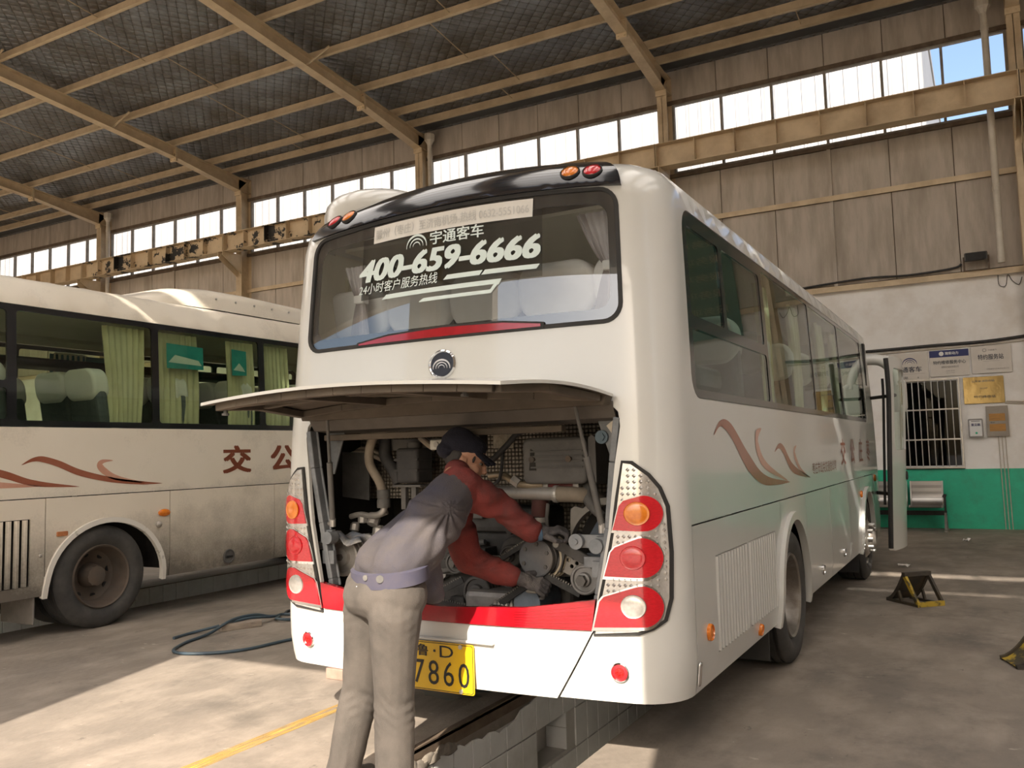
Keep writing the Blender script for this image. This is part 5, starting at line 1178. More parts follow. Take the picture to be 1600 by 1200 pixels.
for g in (1, -1):
    m = lambda P: [(g * uy(y), z) for y, z in (P if g > 0 else P[::-1])]
    zb, zt = .36, S2 - .004; a1 = arch_poly(*aR, 26); a2 = arch_poly(*aF)
    vent = [(g * uy(y), z) for y, z in rrect(.82, .455, 1.77, 1.01, .01, 2)]
    pan = b.patch('engine_panel', m([(.428, zb), (1.896, zb), (1.896, zt), (.428, zt)]), [vent] if g > 0 else [], m_low2, BUS2, th=.016, step=.1, dt=.15)
    b.patch('arch_panel', m([(1.904, .36)] + [(y, z) for y, z in a1[::-1]] + [(3.155, .36), (3.155, zt), (1.904, zt)]), [], m_low2, BUS2, th=.016, step=.06, dt=.12)
    for y0, y1 in ((3.163, 4.55), (4.558, 5.6), (5.608, 6.46)): b.patch('locker_door', m([(y0, zb), (y1, zb), (y1, zt), (y0, zt)]), [], m_low2, BUS2, th=.016, step=.15, dt=.2)
    b.patch('front_panel', m([(6.468, .36)] + [(y, z) for y, z in a2[::-1]] + [(7.6, .36), (7.6, zt), (6.468, zt)]), [], m_low2, BUS2, th=.016, step=.08, dt=.15)
    for (yc, z0, w, h) in (aR, aF):
        o_ = arch_poly(yc, z0 - .02, w + .03, h + .03, 26); i_ = arch_poly(yc, z0 - .02, w - .012, h - .015, 26)
        b.patch('arch_lip', m(o_[::-1] + i_), [], m_white_trim, BUS2, off=.022, th=.045, step=.05)
    if g > 0:
        n_ = 14
        for k in range(n_):
            w = .95 / n_; y0 = .82 + w * k; mb = MB(); pA = [b.S(uy(y0 + w * f), z) + b.N(uy(y0), z) * o_ for z in (.46, 1.005) for f, o_ in ((.06, -.012), (.28, .008), (.60, .008), (.78, -.012), (.5, -.02))]
            mb.add(pA, [(0, 1, 6, 5), (1, 2, 7, 6), (2, 3, 8, 7), (3, 4, 9, 8), (4, 0, 5, 9), (4, 3, 2, 1, 0), (5, 6, 7, 8, 9)]); mb.build('slat', m_low2, pan, smooth=True, ang=30)
        T = b.fr_(uy(3.09), .968) @ Matrix.Diagonal((1.5, .8, 1, 1)); mb = MB(); mb.lathe([(.044, -.004), (.044, .012), (.03, .024), (0, .028)], 22, T); mb.build('side_marker', m_amber, BUS2, smooth=True)
        T = b.fr_(uy(2.05), .864); mb = MB(); mb.prism(rrect(-.05, -.02, .05, .02, .008), T, .012); mb.build('side_reflector', M('faded orange reflector', (.50, .19, .07), (.40, .15, .06), 40, .4), BUS2, bevel=.003)
        for y, z, r in ((3.03, .862, .034), (1.86, .70, .016)): T = b.fr_(uy(y), z); mb = MB(); mb.lathe([(r, -.004), (r * .9, r * .4), (r * .5, r * .75), (0, r * .85)], 18, T); mb.build('dome_lock', M('dusty dome', (.42, .39, .35), rough=.4, metal=.4), BUS2, smooth=True)
        T = b.fr_(uy(3.90), .458); mb = MB(); mb.lathe([(.075, -.003), (.075, .008), (.066, .012), (.06, .004), (0, .003)], 24, T, close=False); o = mb.build('door_latch', m_cast, BUS2, smooth=True)
        mb = MB(); mb.prism(rrect(-.05, -.012, .05, .012, .01), T @ Matrix.Translation((0, 0, .004)), .012); mb.build('handle', m_rub, o, bevel=.003)
    x0, x1 = sorted((g * .70, g * 1.16)); mb = MB(); mb.box((x0, 1.83, .13), (x1, 1.845, .5)); mb.build('mud_flap', M('grey mud flap', (.22, .20, .18), (.15, .135, .12), 6, .8), BUS2, bevel=.004)
    wheel(BUS2, g * 1.13, 2.455, .45, g, .12, R=.45, rim=m_rimb); wheel(BUS2, g * 1.13, 7.0, .45, g, .0, R=.45, rim=m_rimb, front=True)
    mb = MB(); mb.lathe([(.27, -.24), (.445, -.22), (.445, .03), (.40, .05), (.27, .03)], 36, frame_T((g * .80, 2.455, .45), (0, g, 0), (0, 0, 1), (g, 0, 0)), close=False); mb.build('inner_tyre', m_tyre, BUS2, smooth=True)
    b.patch('side_lining', [(g * uy(y), z) for y, z in ((.40, 1.2), (7.6, 1.2), (7.6, 2.88), (.40, 2.88))][::g], [open2(g)], m_lining, BUS2, off=-.035, th=.01, step=.25, dt=.3)
    P2s = [(.43, 1.84, 1.565, 2.10), (.43, 2.16, 1.565, 2.755), (1.645, 1.832, 2.968, 2.755), (3.045, 1.832, 4.362, 2.755), (4.44, 1.832, 5.75, 2.755), (5.83, 1.832, 7.32, 2.755)]
    fr = b.patch('window_frame', m(rrect(W2[0] + .004, W2[1] + .004, W2[2] - .004, W2[3] - .004, .098)), [[(g * uy(y), z) for y, z in rrect(*p, .03, 3)] for p in P2s], m_frit, BUS2, off=-.002, th=.02, step=.12, dt=.3)
    for p in P2s: b.patch('pane', m(rrect(p[0] - .004, p[1] - .004, p[2] + .004, p[3] + .004, .03, 3)), [], m_glass2, fr, off=-.006, th=.006, step=.2, dt=.3)
mb = MB(); mb.cyl((-1.05, 2.455, .45), (1.05, 2.455, .45), .07, n=14); mb.build('axle', m_under, BUS2, smooth=True)
mb = MB(); mb.cyl((-1.05, 7.0, .45), (1.05, 7.0, .45), .07, n=14); mb.build('axle', m_under, BUS2, smooth=True)
mb = MB(); mb.box((-1.1, .5, 1.04), (1.1, 8.2, 1.08)); mb.build('cabin_floor', m_lining, BUS2)
mb = MB(); mb.box((-1.1, .45, .42), (1.1, 1.9, 1.03)); mb.box((-1.1, 3.2, .42), (1.1, 6.4, 1.03)); mb.box((-.8, 1.9, .48), (.8, 3.2, 1.03)); mb.box((-.75, 6.4, .48), (.75, 8.2, 1.03)); mb.build('underbody', m_under, BUS2)
mb = MB(); mb.box((-1.02, .5, 2.90), (1.02, 8.1, 2.92)); mb.build('ceiling_lining', m_lining, BUS2)
mb = MB(); mb.box((-1.08, .5, 2.52), (-.72, 7.9, 2.62)); mb.build('luggage_rack', m_under, BUS2, bevel=.03)
for y in (.9, 1.78, 2.72, 3.62, 4.5, 5.4, 6.3):
    for x in (-.86, -.40, .42, .88): seat(BUS2, x, y).location.z = 1.06
fn2 = lambda g: (lambda y, z, d: Vector((g * (b.S(uy(y), min(z, 2.78)).x - .09 - d), y, z)))
for y0, w, tie in ((2.50, .46, None), (3.09, .50, None), (3.98, .38, None), (4.48, .42, None), (.55, .3, None), (5.4, .35, None)):
    curtain(BUS2, fn2(1), y0, 1.80, 2.74, w, m_curty, lean=-.25 if y0 == 2.5 else .02, n=7)
for y0, w in ((1.9, .4), (3.4, .4), (4.9, .4)): curtain(BUS2, fn2(-1), y0, 1.80, 2.74, w, m_curty, n=6)
m_teal = M('teal advert print', (.03, .33, .34), (.02, .24, .26), 6, .6)
for y0, y1, z0, z1 in ((3.15, 3.60, 2.38, 2.63), (3.985, 4.19, 2.36, 2.645)):
    o = b.patch('advert_sticker', [(uy(y), z) for y, z in ((y0, z0), (y1, z0 + .01), (y1, z1 - .01), (y0, z1))], [], m_teal, BUS2, off=-.014, th=.002, step=.2, label='teal advert sticker on the window')
    b.patch('sticker_band', [(uy(y), z) for y, z in ((y0 + .02, z0 + .06), (y1 - .02, z0 + .05), (y1 - .06, z0 + .10), (y0 + .10, z0 + .14))], [], m_print, o, off=-.0135, th=.002, step=.3, flat=True)
X_ = -1.075; mb = MB(); mb.box((X_, 3.36, 2.47), (X_ + .006, 4.12, 2.72)); o = mb.build('advert_board', M('dark teal board', (.02, .16, .18), (.015, .12, .14), 4, .6), BUS2, label='dark teal advert board with a telephone number')
lettering('lettering', '13963228898', (3.52, 2.50, 4.06, 2.56), lambda y, z: (Vector((X_ + .008, y, z)), Vector((1, 0, 0))), M('cream print', (.60, .58, .45), rough=.6), o, bold=.01, label='cream telephone number')
sd = b.side(.0)
decal(b, 'swoosh', rib([(1.685, 1.461), (1.778, 1.501), (1.866, 1.505), (2.012, 1.462), (2.22, 1.377), (2.541, 1.302), (2.841, 1.265), (3.068, 1.251)], [.002, .03, .05, .055, .055, .045, .03, .002]), sd, m_brown, BUS2)
decal(b, 'swoosh', rib([(2.53, 1.482), (2.43, 1.475), (2.40, 1.44), (2.45, 1.385), (2.58, 1.32), (2.841, 1.27)], [.004, .035, .06, .06, .045, .006]), sd, m_brown2, BUS2)
decal(b, 'swoosh', rib([(.9, 1.50), (1.30, 1.45), (1.55, 1.385), (1.80, 1.305), (2.203, 1.259)], [.002, .06, .06, .05, .002]), sd, m_brown, BUS2)
decal(b, 'swoosh', rib([(1.2, 1.33), (1.51, 1.302), (1.853, 1.279)], [.002, .05, .004]), sd, m_brown2, BUS2)
for k, ch in enumerate('交公'): lettering('lettering', ch, (3.83 + .68 * k, 1.325, 4.20 + .68 * k, 1.605), sd, m_mark, BUS2, bold=.035, label='large brown character ' + ch)
# air conditioner pod
mb = MB(); prof = [(0, 0), (.25, .11), (.6, .225), (1.0, .275), (1.5, .285), (3.0, .25), (3.5, .15), (3.75, .0)]; vs = []; n_ = 17
for q, h in prof:
    for i in range(n_):
        a = PI * i / (n_ - 1); x = -math.cos(a); sx = math.copysign(abs(x) ** .55, x); vs.append((.90 * sx * (.75 + .25 * min(1, h / .27)), 3.0 + q, 3.08 + .0 + max(.02, h) * math.sin(a) ** .45 + .02))
mb.add(vs, [(r * n_ + i, r * n_ + i + 1, (r + 1) * n_ + i + 1, (r + 1) * n_ + i) for r in range(len(prof) - 1) for i in range(n_ - 1)]); o = mb.build('roof_unit', m_cream2, BUS2, smooth=True, ang=50, label='cream air conditioner pod on the roof')
for k in range(5): mb = MB(); mb.cyl((.86, 4.0 + .28 * k, 3.22), (.90, 4.0 + .28 * k, 3.22), .012, n=8); mb.build('screw', m_alloy, o)
# ------------------------------------------------------------------ the mechanic
def sphere_v(n=14, m=9):
    vs = [(0, 0, -1)]; fs = []
    for j in range(1, m):
        ph = -PI / 2 + PI * j / m
        for i in range(n): a = 2 * PI * i / n; vs.append((math.cos(ph) * math.cos(a), math.cos(ph) * math.sin(a), math.sin(ph)))
    vs.append((0, 0, 1)); t = len(vs) - 1
    for i in range(n): fs.append((0, 1 + (i + 1) % n, 1 + i)); fs.append((t, t - n + i, t - n + (i + 1) % n))
    for j in range(m - 2):
        for i in range(n): a, b_ = 1 + j * n + i, 1 + j * n + (i + 1) % n; fs.append((a, b_, b_ + n, a + n))
    return [Vector(v) for v in vs], fs
SPH = sphere_v()
def ell(mb, c, r, rot=None):
    T = rot or Matrix.Identity(3); c = Vector(c); mb.add([c + T @ Vector((v.x * r[0], v.y * r[1], v.z * r[2])) for v in SPH[0]], SPH[1])
def cap(mb, p0, p1, r0, r1, n=16):
    p0, p1 = Vector(p0), Vector(p1); d = (p1 - p0); q = d.to_track_quat('Z', 'Y').to_matrix(); l = d.length; prof = []
    for k in range(6): a = -PI / 2 + PI / 2 * k / 5; prof.append((max(1e-6, r0 * math.cos(a)), r0 * math.sin(a)))
    for k in range(6): a = PI / 2 * k / 5; prof.append((max(1e-6, r1 * math.cos(a)), l + r1 * math.sin(a)))
    T = q.to_4x4(); T.translation = p0; mb.lathe(prof, n, T, close=False)
def chain(mb, pts, rs):
    for i in range(len(pts) - 1): cap(mb, pts[i], pts[i + 1], rs[i], rs[i + 1])
def fuse(name, mb, voxel, smooth, mats, parent, disp=None, pick=None):
    """one continuous skin over all the shapes"""
    me = mb.mesh(name); o = bpy.data.objects.new(name, me); COL.objects.link(o)
    r = o.modifiers.new('r', 'REMESH'); r.mode = 'VOXEL'; r.voxel_size = voxel
    s = o.modifiers.new('s', 'SMOOTH'); s.factor = .5; s.iterations = smooth
    dg = bpy.context.evaluated_depsgraph_get(); dg.update(); new = bpy.data.meshes.new_from_object(o.evaluated_get(dg)); bpy.data.objects.remove(o); new.name = name
    n = len(new.vertices); co = np.zeros(n * 3); new.vertices.foreach_get('co', co); co = co.reshape(-1, 3)
    if disp is not None:
        nr = np.zeros(n * 3); new.vertices.foreach_get('normal', nr); nr = nr.reshape(-1, 3); co = co + nr * disp(co)[:, None]; new.vertices.foreach_set('co', co.ravel())
    new.materials.clear()
    for m in mats: new.materials.append(m)
    if pick is not None:
        f = np.zeros(len(new.polygons) * 3); new.polygons.foreach_get('center', f); new.polygons.foreach_set('material_index', pick(f.reshape(-1, 3)).astype(np.int32))
    new.polygons.foreach_set('use_smooth', [True] * len(new.polygons)); new.update(); return link(name, new, parent)
def seg_d(P, a, b_):
    a, b_ = np.array(a), np.array(b_); d = b_ - a; t = np.clip(((P - a) @ d) / (d @ d), 0, 1); return np.linalg.norm(P - (a + t[:, None] * d), axis=1)
V_ = Vector
MP = V_((.02, -.56, 0))
hipR, hipL = V_((.155, -.615, .87)), V_((-.045, -.525, .87)); knR, knL = V_((.115, -.60, .44)), V_((-.125, -.515, .43)); anR, anL = V_((.115, -.60, .09)), V_((-.195, -.565, .09))
wsR, wsL = V_((.15, -.60, .985)), V_((.0, -.525, .985)); chR, chL = V_((.225, -.425, 1.175)), V_((.085, -.30, 1.135)); shR, shL = V_((.240, -.255, 1.305)), V_((.075, -.08, 1.215))
elR, wrR = V_((.315, -.035, 1.205)), V_((.425, .135, 1.06)); elL, wrL = V_((.115, .015, .935)), V_((.315, .125, .845))
nk0, hd = V_((.15, -.15, 1.345)), V_((.135, -.015, 1.43))
fw = V_((.80, .53, -.30)).normalized(); upv = V_((.22, .18, .96)); upv = (upv - fw * upv.dot(fw)).normalized(); rt = fw.cross(upv).normalized(); HM = Matrix((rt, fw, upv)).transposed()
H = lambda x, y, z: hd + HM @ V_((x, y, z))
MAN = thing('person', 'mechanic in navy cap, red sleeved blue jacket and grey trousers leaning into the engine bay', 'person', tuple(MP))
L0 = lambda v: V_(v) - MP
class MBl(MB):
    def add(s, vs, fs): return MB.add(s, [V_(v) - MP for v in vs], fs)
m_skin = M('tanned skin', (.50, .27, .175), (.43, .22, .14), 14, .55)
mb = MBl()
chain(mb, [hipL, knL, anL], [.075, .05, .037]); chain(mb, [hipR, knR, anR], [.075, .05, .037]); cap(mb, wsL, hipL, .09, .09); cap(mb, wsR, hipR, .09, .09); cap(mb, hipL, hipR, .085, .085)
chain(mb, [wsL, chL, shL], [.085, .10, .06]); chain(mb, [wsR, chR, shR], [.085, .10, .06]); cap(mb, shL, shR, .065, .065); cap(mb, chL, chR, .10, .10)
chain(mb, [shR, elR, wrR], [.055, .042, .028]); chain(mb, [shL, elL, wrL], [.055, .042, .028]); cap(mb, wrR, wrR + V_((.04, .04, .0)), .03, .028); cap(mb, wrL, wrL + V_((.05, .03, -.015)), .03, .028)
cap(mb, nk0, hd - upv * .04 - fw * .025, .056, .052)
for an in (anL, anR): cap(mb, an, an + V_((.015, .10, -.045)), .034, .024)
R3 = HM
ell(mb, H(0, -.005, .025), (.074, .096, .092), R3); ell(mb, H(0, .025, -.045), (.062, .068, .070), R3); ell(mb, H(0, .048, -.088), (.040, .040, .030), R3)    # skull, face, jaw
ell(mb, H(0, .092, -.028), (.014, .018, .026), R3); ell(mb, H(0, .104, -.042), (.015, .014, .012), R3)                                            # nose
ell(mb, H(0, .082, -.076), (.024, .014, .007), R3); ell(mb, H(0, .080, -.087), (.022, .013, .007), R3); ell(mb, H(0, .074, .012), (.055, .018, .010), R3)  # lips, brow
for s in (1, -1):
    ell(mb, H(s * .046, .052, -.042), (.022, .026, .022), R3)                                                                                     # cheek
    ell(mb, H(s * .074, -.012, -.028), (.008, .020, .034), R3); ell(mb, H(s * .078, -.022, -.016), (.008, .014, .022), R3); ell(mb, H(s * .075, -.010, -.055), (.007, .009, .012), R3)
fuse('body', mb, .0055, 3, [m_skin], MAN)
for s in (1, -1):
    mb = MBl(); ell(mb, H(s * .031, .070, -.008), (.011, .010, .006), R3); mb.build('eye', M('eye white', (.30, .27, .24), rough=.4), MAN, smooth=True, ang=90)
    mb = MBl(); ell(mb, H(s * .031, .079, -.008), (.006, .004, .006), R3); mb.build('iris', M('dark iris', (.02, .012, .008), rough=.2), MAN, smooth=True, ang=90)
    mb = MBl(); cap(mb, H(s * .015, .088, .010), H(s * .048, .074, .010), .0035, .003); mb.build('eyebrow', M('black hair', (.018, .015, .013), (.03, .025, .022), 40, .7), MAN, smooth=True, ang=90)
mb = MBl(); ell(mb, H(0, -.042, .0), (.074, .070, .074), R3)
for s in (1, -1): ell(mb, H(s * .064, .034, .004), (.009, .008, .020), R3)
fuse('hair', mb, .006, 2, [_mats['black hair']], MAN)
# cap with a drooping peak
mb = MBl(); ell(mb, H(0, -.03, .062), (.090, .118, .066), R3); ell(mb, H(0, -.055, .094), (.062, .074, .050), R3); ell(mb, H(0, -.105, .012), (.070, .052, .042), R3)
for k in range(7): a = -.9 + .3 * k; cap(mb, H(.078 * math.sin(a), .078 * math.cos(a) - .005, .035), H(.070 * math.sin(a), .062 + .085 * math.cos(a), .012 - .020 * abs(a)), .012, .006)
fuse('cap', mb, .006, 5, [M('dark navy knit', (.006, .006, .014), (.011, .011, .020), 60, .95, bump=.3, bscale=160)], MAN)
# jacket
m_jk = M('faded blue work jacket', (.040, .041, .066), (.068, .060, .064), 3.5, .9, bump=.25, bscale=220, c3=(.082, .070, .064), scale3=2.2)
m_rd = M('oily red sleeve', (.22, .036, .030), (.165, .030, .027), 6, .85, bump=.25, bscale=220, c3=(.085, .03, .028), scale3=7)
mb = MBl()
chain(mb, [wsL, chL, shL], [.116, .118, .090]); chain(mb, [wsR, chR, shR], [.122, .132, .098]); cap(mb, chL, chR, .118, .128); cap(mb, wsL, wsR, .114, .118); cap(mb, shL, shR, .088, .095); cap(mb, shR * .5 + shL * .5, nk0 + (hd - nk0) * .25, .10, .064)
cap(mb, wsR + V_((.02, .06, -.03)), wsR + V_((.03, .20, -.14)), .085, .050); cap(mb, wsR + V_((.03, .10, .08)), wsR + V_((.035, .22, -.15)), .085, .04)
chain(mb, [shR, elR.lerp(shR, .45), elR, wrR.lerp(elR, .10), wrR - (wrR - elR).normalized() * .012], [.093, .086, .070, .056, .043])
chain(mb, [shL, elL.lerp(shL, .45), elL, wrL.lerp(elL, .12), wrL - (wrL - elL).normalized() * .02], [.093, .083, .070, .056, .044])
arm = np.array(V_((.235, -.30, 1.235)) - MP); hem = np.array(V_((.0, -.55, .97)) - MP)
cr, cu = np.array((.875, .485, 0)), np.array((0.04, -.07, .997))
def jdisp(P):
    d = P - arm; a = np.arctan2(d @ cu, d @ cr); r = np.linalg.norm(d, axis=1); f = np.clip((r - .09) / .12, 0, 1) * np.clip((.46 - r) / .2, 0, 1) * (d @ cu < .03)
    w = np.abs(np.sin(a * 6.5 + 1.2 * np.sin(r * 9))) ** 1.6; out = f * (.013 * (w - .55))
    for (p, q, n_, A) in ((shR, wrR, 43, .003), (shL, wrL, 47, .003)):
        s_ = seg_d(P, np.array(p - MP), np.array(q - MP)); t = (P - np.array(p - MP)) @ np.array((q - p).normalized()); out = out + np.where(s_ < .11, A * np.sin(t * n_ + 3 * np.sin(P[:, 2] * 31) + 2 * np.sin(P[:, 0] * 27)), 0)
    out = out + .004 * np.sin(P[:, 0] * 23 + P[:, 2] * 31) * np.sin(P[:, 1] * 29 - P[:, 2] * 17)
    return out
def jpick(P):
    s = np.minimum(np.minimum(seg_d(P, np.array(shR + V_((.012, .01, 0)) - MP), np.array(elR - MP)), seg_d(P, np.array(elR - MP), np.array(wrR - MP))), np.minimum(seg_d(P, np.array(shL - MP), np.array(elL - MP)), seg_d(P, np.array(elL - MP), np.array(wrL - MP))))
    body = np.minimum(seg_d(P, np.array(wsR - MP), np.array(chR - MP)), seg_d(P, np.array(wsL - MP), np.array(chL - MP)))
    return ((s < .112) & (body > .125)) | (P[:, 2] > 1.372)
JK = fuse('jacket', mb, .0075, 5, [m_jk, m_rd], MAN, jdisp, jpick)
# waistband, stud and strap
mb = MBl(); ring = []
for i in range(28):
    a = 2 * PI * i / 28; c = (wsR + wsL) / 2 + V_((0, 0, -.035)); e1 = (wsR - wsL).normalized(); e2 = V_((-e1.y, e1.x, 0)) ; ring.append(c + e1 * .222 * math.cos(a) + e2 * (.150 * math.sin(a)) + V_((0, 0, .02 * math.sin(a))))
vs = []; 
for p in ring: vs += [p + V_((0, 0, z)) + (p - c).normalized() * o_ for z, o_ in ((-.03, -.014), (-.03, .002), (.028, .004), (.034, -.014))]
mb.add(vs, [(i * 4 + k, ((i + 1) % 28) * 4 + k, ((i + 1) % 28) * 4 + (k + 1) % 4, i * 4 + (k + 1) % 4) for i in range(28) for k in range(4)])
mb.build('waistband', M('purple blue waistband', (.052, .050, .082), (.07, .064, .085), 12, .9), JK, smooth=True, ang=50)
e1 = (wsR - wsL).normalized(); e2 = V_((-e1.y, e1.x, 0))
for a_, r_ in ((R_(-72), .012), (R_(-50), .016)):
    p = c + e1 * .226 * math.cos(a_) + e2 * .150 * math.sin(a_); n_ = (p - c).normalized(); mb = MBl(); mb.cyl(p, p + n_ * .008, r_, n=14); mb.build('stud', m_cast, JK, smooth=True)
# trousers
m_tr = M('grey brown work trousers', (.082, .071, .062), (.060, .053, .046), 5, .9, bump=.2, bscale=260, c3=(.11, .095, .082), scale3=4)
mb = MBl()
bump_ = V_((0, -.045, 0)); chain(mb, [hipL + V_((0.015, 0, .06)), hipL + V_((-.01, -.02, -.08)), knL, anL + V_((0, 0, .0))], [.108, .112, .086, .078]); chain(mb, [hipR + V_((-.01, 0, .06)), hipR + V_((0, -.02, -.08)), knR, anR], [.112, .112, .086, .080])
cap(mb, wsL + V_((0, 0, -.06)), wsR + V_((0, 0, -.06)), .106, .106); cap(mb, hipL, hipR, .125, .125); cap(mb, (hipL * .7 + hipR * .3) + V_((-.03, -.05, -.01)), (hipL * .3 + hipR * .7) + V_((-.02, -.05, -.01)), .105, .105)
def tdisp(P):
    z = P[:, 2]; k = np.exp(-((z - .40) / .10) ** 2) + np.exp(-((z - .14) / .09) ** 2) + .5 * np.exp(-((z - .78) / .10) ** 2)
    return .0045 * k * np.abs(np.sin(z * 44 + 5 * np.sin(P[:, 0] * 13 + P[:, 1] * 9) + 2 * np.sin(z * 17))) ** 2 * np.sin(P[:, 0] * 30 + P[:, 1] * 23 + z * 9) + .0025 * np.sin(P[:, 0] * 34 + z * 7)
TR = fuse('trousers', mb, .008, 5, [m_tr], MAN, tdisp)
mb = MBl(); p = V_((.025, -.708, .905)); mb.cbox((p.x, p.y, p.z), (.026, .006, .012)); mb.build('pocket_tag', m_paper if 'm_paper' in globals() else M('white paper scrap', (.78, .76, .73), rough=.8), TR)
# shoes
for an in (anL, anR):
    mb = MBl(); cap(mb, an + V_((-.01, -.035, -.045)), an + V_((.025, .15, -.055)), .044, .034); cap(mb, an + V_((0, 0, -.01)), an + V_((.0, .03, -.045)), .045, .042)
    mb.box(an + V_((-.045, -.08, -.09)), an + V_((.055, .185, -.068))); fuse('shoe', mb, .007, 4, [M('dusty black shoe', (.03, .028, .026), (.07, .063, .055), 9, .7)], MAN)
# gloves: palm, four unequal fingers, thumb from the side of the palm
m_gl = M('grey knit glove', (.085, .080, .084), (.05, .047, .05), 30, .95, bump=.4, bscale=240, c3=(.14, .13, .125), scale3=12)
def glove(wr, d, back, curl, thumb_side, spread=.5):
    d = d.normalized(); back = (back - d * back.dot(d)).normalized(); w = d.cross(back).normalized(); mb = MBl()
    Q = lambda a, b_, c_: wr + (d * a + w * b_ + back * c_) * 1.1
    cap(mb, Q(-.015, 0, 0), Q(.03, 0, 0), .036, .034); M3 = Matrix((w, d, back)).transposed()
    ell(mb, Q(.055, 0, .0), (.042, .050, .020), M3); ell(mb, Q(.085, 0, .004), (.041, .022, .016), M3)
    for k, (o_, l) in enumerate(((-.031, .92), (-.0105, 1.0), (.0105, .96), (.031, .78))):
        a0 = Q(.092, o_, .004); ang = 0; p = a0; dirs = d * 1.0 + w * (o_ * spread * 4)
        for s_, (ln, r0, r1) in enumerate(((.042, .0115, .0108), (.027, .0105, .0098), (.022, .0096, .0082))):
            ang += curl * (.62 if s_ == 0 else 1.0) * (1 + .10 * k); dv = (dirs.normalized() * math.cos(ang) - back * math.sin(ang)); q = p + dv * ln * l * 1.1; cap(mb, p, q, r0 * 1.05, r1 * 1.05, 12); p = q
    p0, p1 = Q(.028, thumb_side * .036, -.006), Q(.062, thumb_side * .066, -.022); p2 = p1 + (d * .9 - w * thumb_side * .35 - back * .35).normalized() * .032
    chain(mb, [p0, p1, p2], [.017, .0135, .0105]); return mb
mb = glove(wrR + V_((.012, .012, 0)), V_((.78, .55, .10)), V_((-.10, -.35, 1)), .78, 1); fuse('glove', mb, .0042, 2, [m_gl], MAN)
mb = glove(wrL + V_((.018, .010, -.005)), V_((.80, .46, -.36)), V_((.15, -.75, .65)), .62, -1); fuse('glove', mb, .0042, 2, [m_gl], MAN)
mb = MBl(); q = (V_((.78, .55, .10))).normalized(); p = wrR + V_((.004, .004, 0)); T = q.to_track_quat('Z', 'Y').to_matrix().to_4x4(); T.translation = p; mb.lathe([(.036, 0), (.039, .004), (.039, .022), (.036, .026)], 22, T, close=False); mb.build('glove_cuff', M('blue cuff', (.07, .12, .19), (.05, .09, .14), 40, .9), MAN, smooth=True)
# ------------------------------------------------------------------ wall fittings at the right
m_silver = M('brushed silver board', (.55, .52, .485), (.47, .445, .41), 2, .4, metal=.35)
m_navy = M('navy print', (.012, .022, .12), rough=.5); m_ink = M('dark ink', (.03, .04, .06), rough=.6); m_grey = M('grey print', (.22, .21, .20), rough=.6)
WY = YB
def wall_fn(y): return lambda x, z: (Vector((x, y, z)), Vector((0, -1, 0)))
def board(name, label, x0, z0, x1, z1, mat, th=.025, cat='sign', r=.012):
    t = thing(name, label, cat, ((x0 + x1) / 2, WY, z0)); cx = (x0 + x1) / 2
    mb = MB(); mb.prism(rrect(x0 - cx, 0, x1 - cx, z1 - z0, r, 3), frame_T((0, 0, 0), (1, 0, 0), (0, 0, 1), (0, -1, 0)), th); mb.build('panel', mat, t, bevel=.004)
    return t, (lambda x, z: (Vector((x - cx, -th - .0015, z - z0)), Vector((0, -1, 0))))
t, f = board('service_sign', 'grey silver sign with arched emblem, left of the row on the wall', .885, 2.485, 1.535, 2.985, m_silver)
for p in arc_logo(1.25, 2.80, .115): V, F = cdt(p); mb = MB(); mb.add([f(x, z)[0] + Vector((0, -.001, 0)) for x, z in V], F); mb.build('arc_emblem', m_navy, t)
lettering('lettering', '宇通客车', (1.02, 2.65, 1.43, 2.745), f, m_ink, t, bold=.02, label='dark four character lettering under the emblem'); lettering('lettering', '服务站', (1.05, 2.535, 1.21, 2.58), f, m_ink, t, bold=.015); lettering('lettering', '▲', (1.355, 2.54, 1.385, 2.575), f, m_grey, t)
mb = MB(); a = f(1.0, 2.618)[0]; mb.box((a.x, a.y - .001, a.z), (a.x + .48, a.y, a.z + .004)); mb.build('rule_line', m_grey, t)
t, f = board('service_sign', 'silver sign with navy blue top band, middle of the row on the wall', 1.56, 2.545, 2.155, 2.99, m_silver)
mb = MB(); a, c = f(1.562, 2.872)[0], f(2.153, 2.988)[0]; mb.box((a.x, a.y - .001, a.z), (c.x, a.y + .001, c.z)); mb.build('band', m_navy, t)
fb = lambda x, z: (f(x, z)[0] + Vector((0, -.0012, 0)), Vector((0, -1, 0))); m_wp = M('white print', (.75, .75, .75), rough=.6)
mb = MB(); p = fb(1.745, 2.93)[0]; mb.cyl(p, p + Vector((0, -.002, 0)), .037, n=24); mb.build('round_logo', m_wp, t); lettering('lettering', '潍柴动力', (1.80, 2.907, 2.0, 2.957), fb, m_wp, t, bold=.02)
lettering('lettering', '特约维修服务中心', (1.615, 2.75, 2.105, 2.815), f, m_ink, t, bold=.015, label='dark lettering 特约维修服务中心'); lettering('lettering', '潍柴动力股份有限公司', (1.735, 2.685, 1.995, 2.72), f, m_grey, t, bold=.01); lettering('lettering', '2008-2010', (1.80, 2.625, 1.93, 2.645), f, m_grey, t); lettering('lettering', 'WEICHAI POWER', (1.80, 2.59, 1.93, 2.605), f, m_grey, t)
t, f = board('service_sign', 'silver sign with five dark characters, right of the row on the wall', 2.185, 2.555, 2.77, 3.015, m_silver)
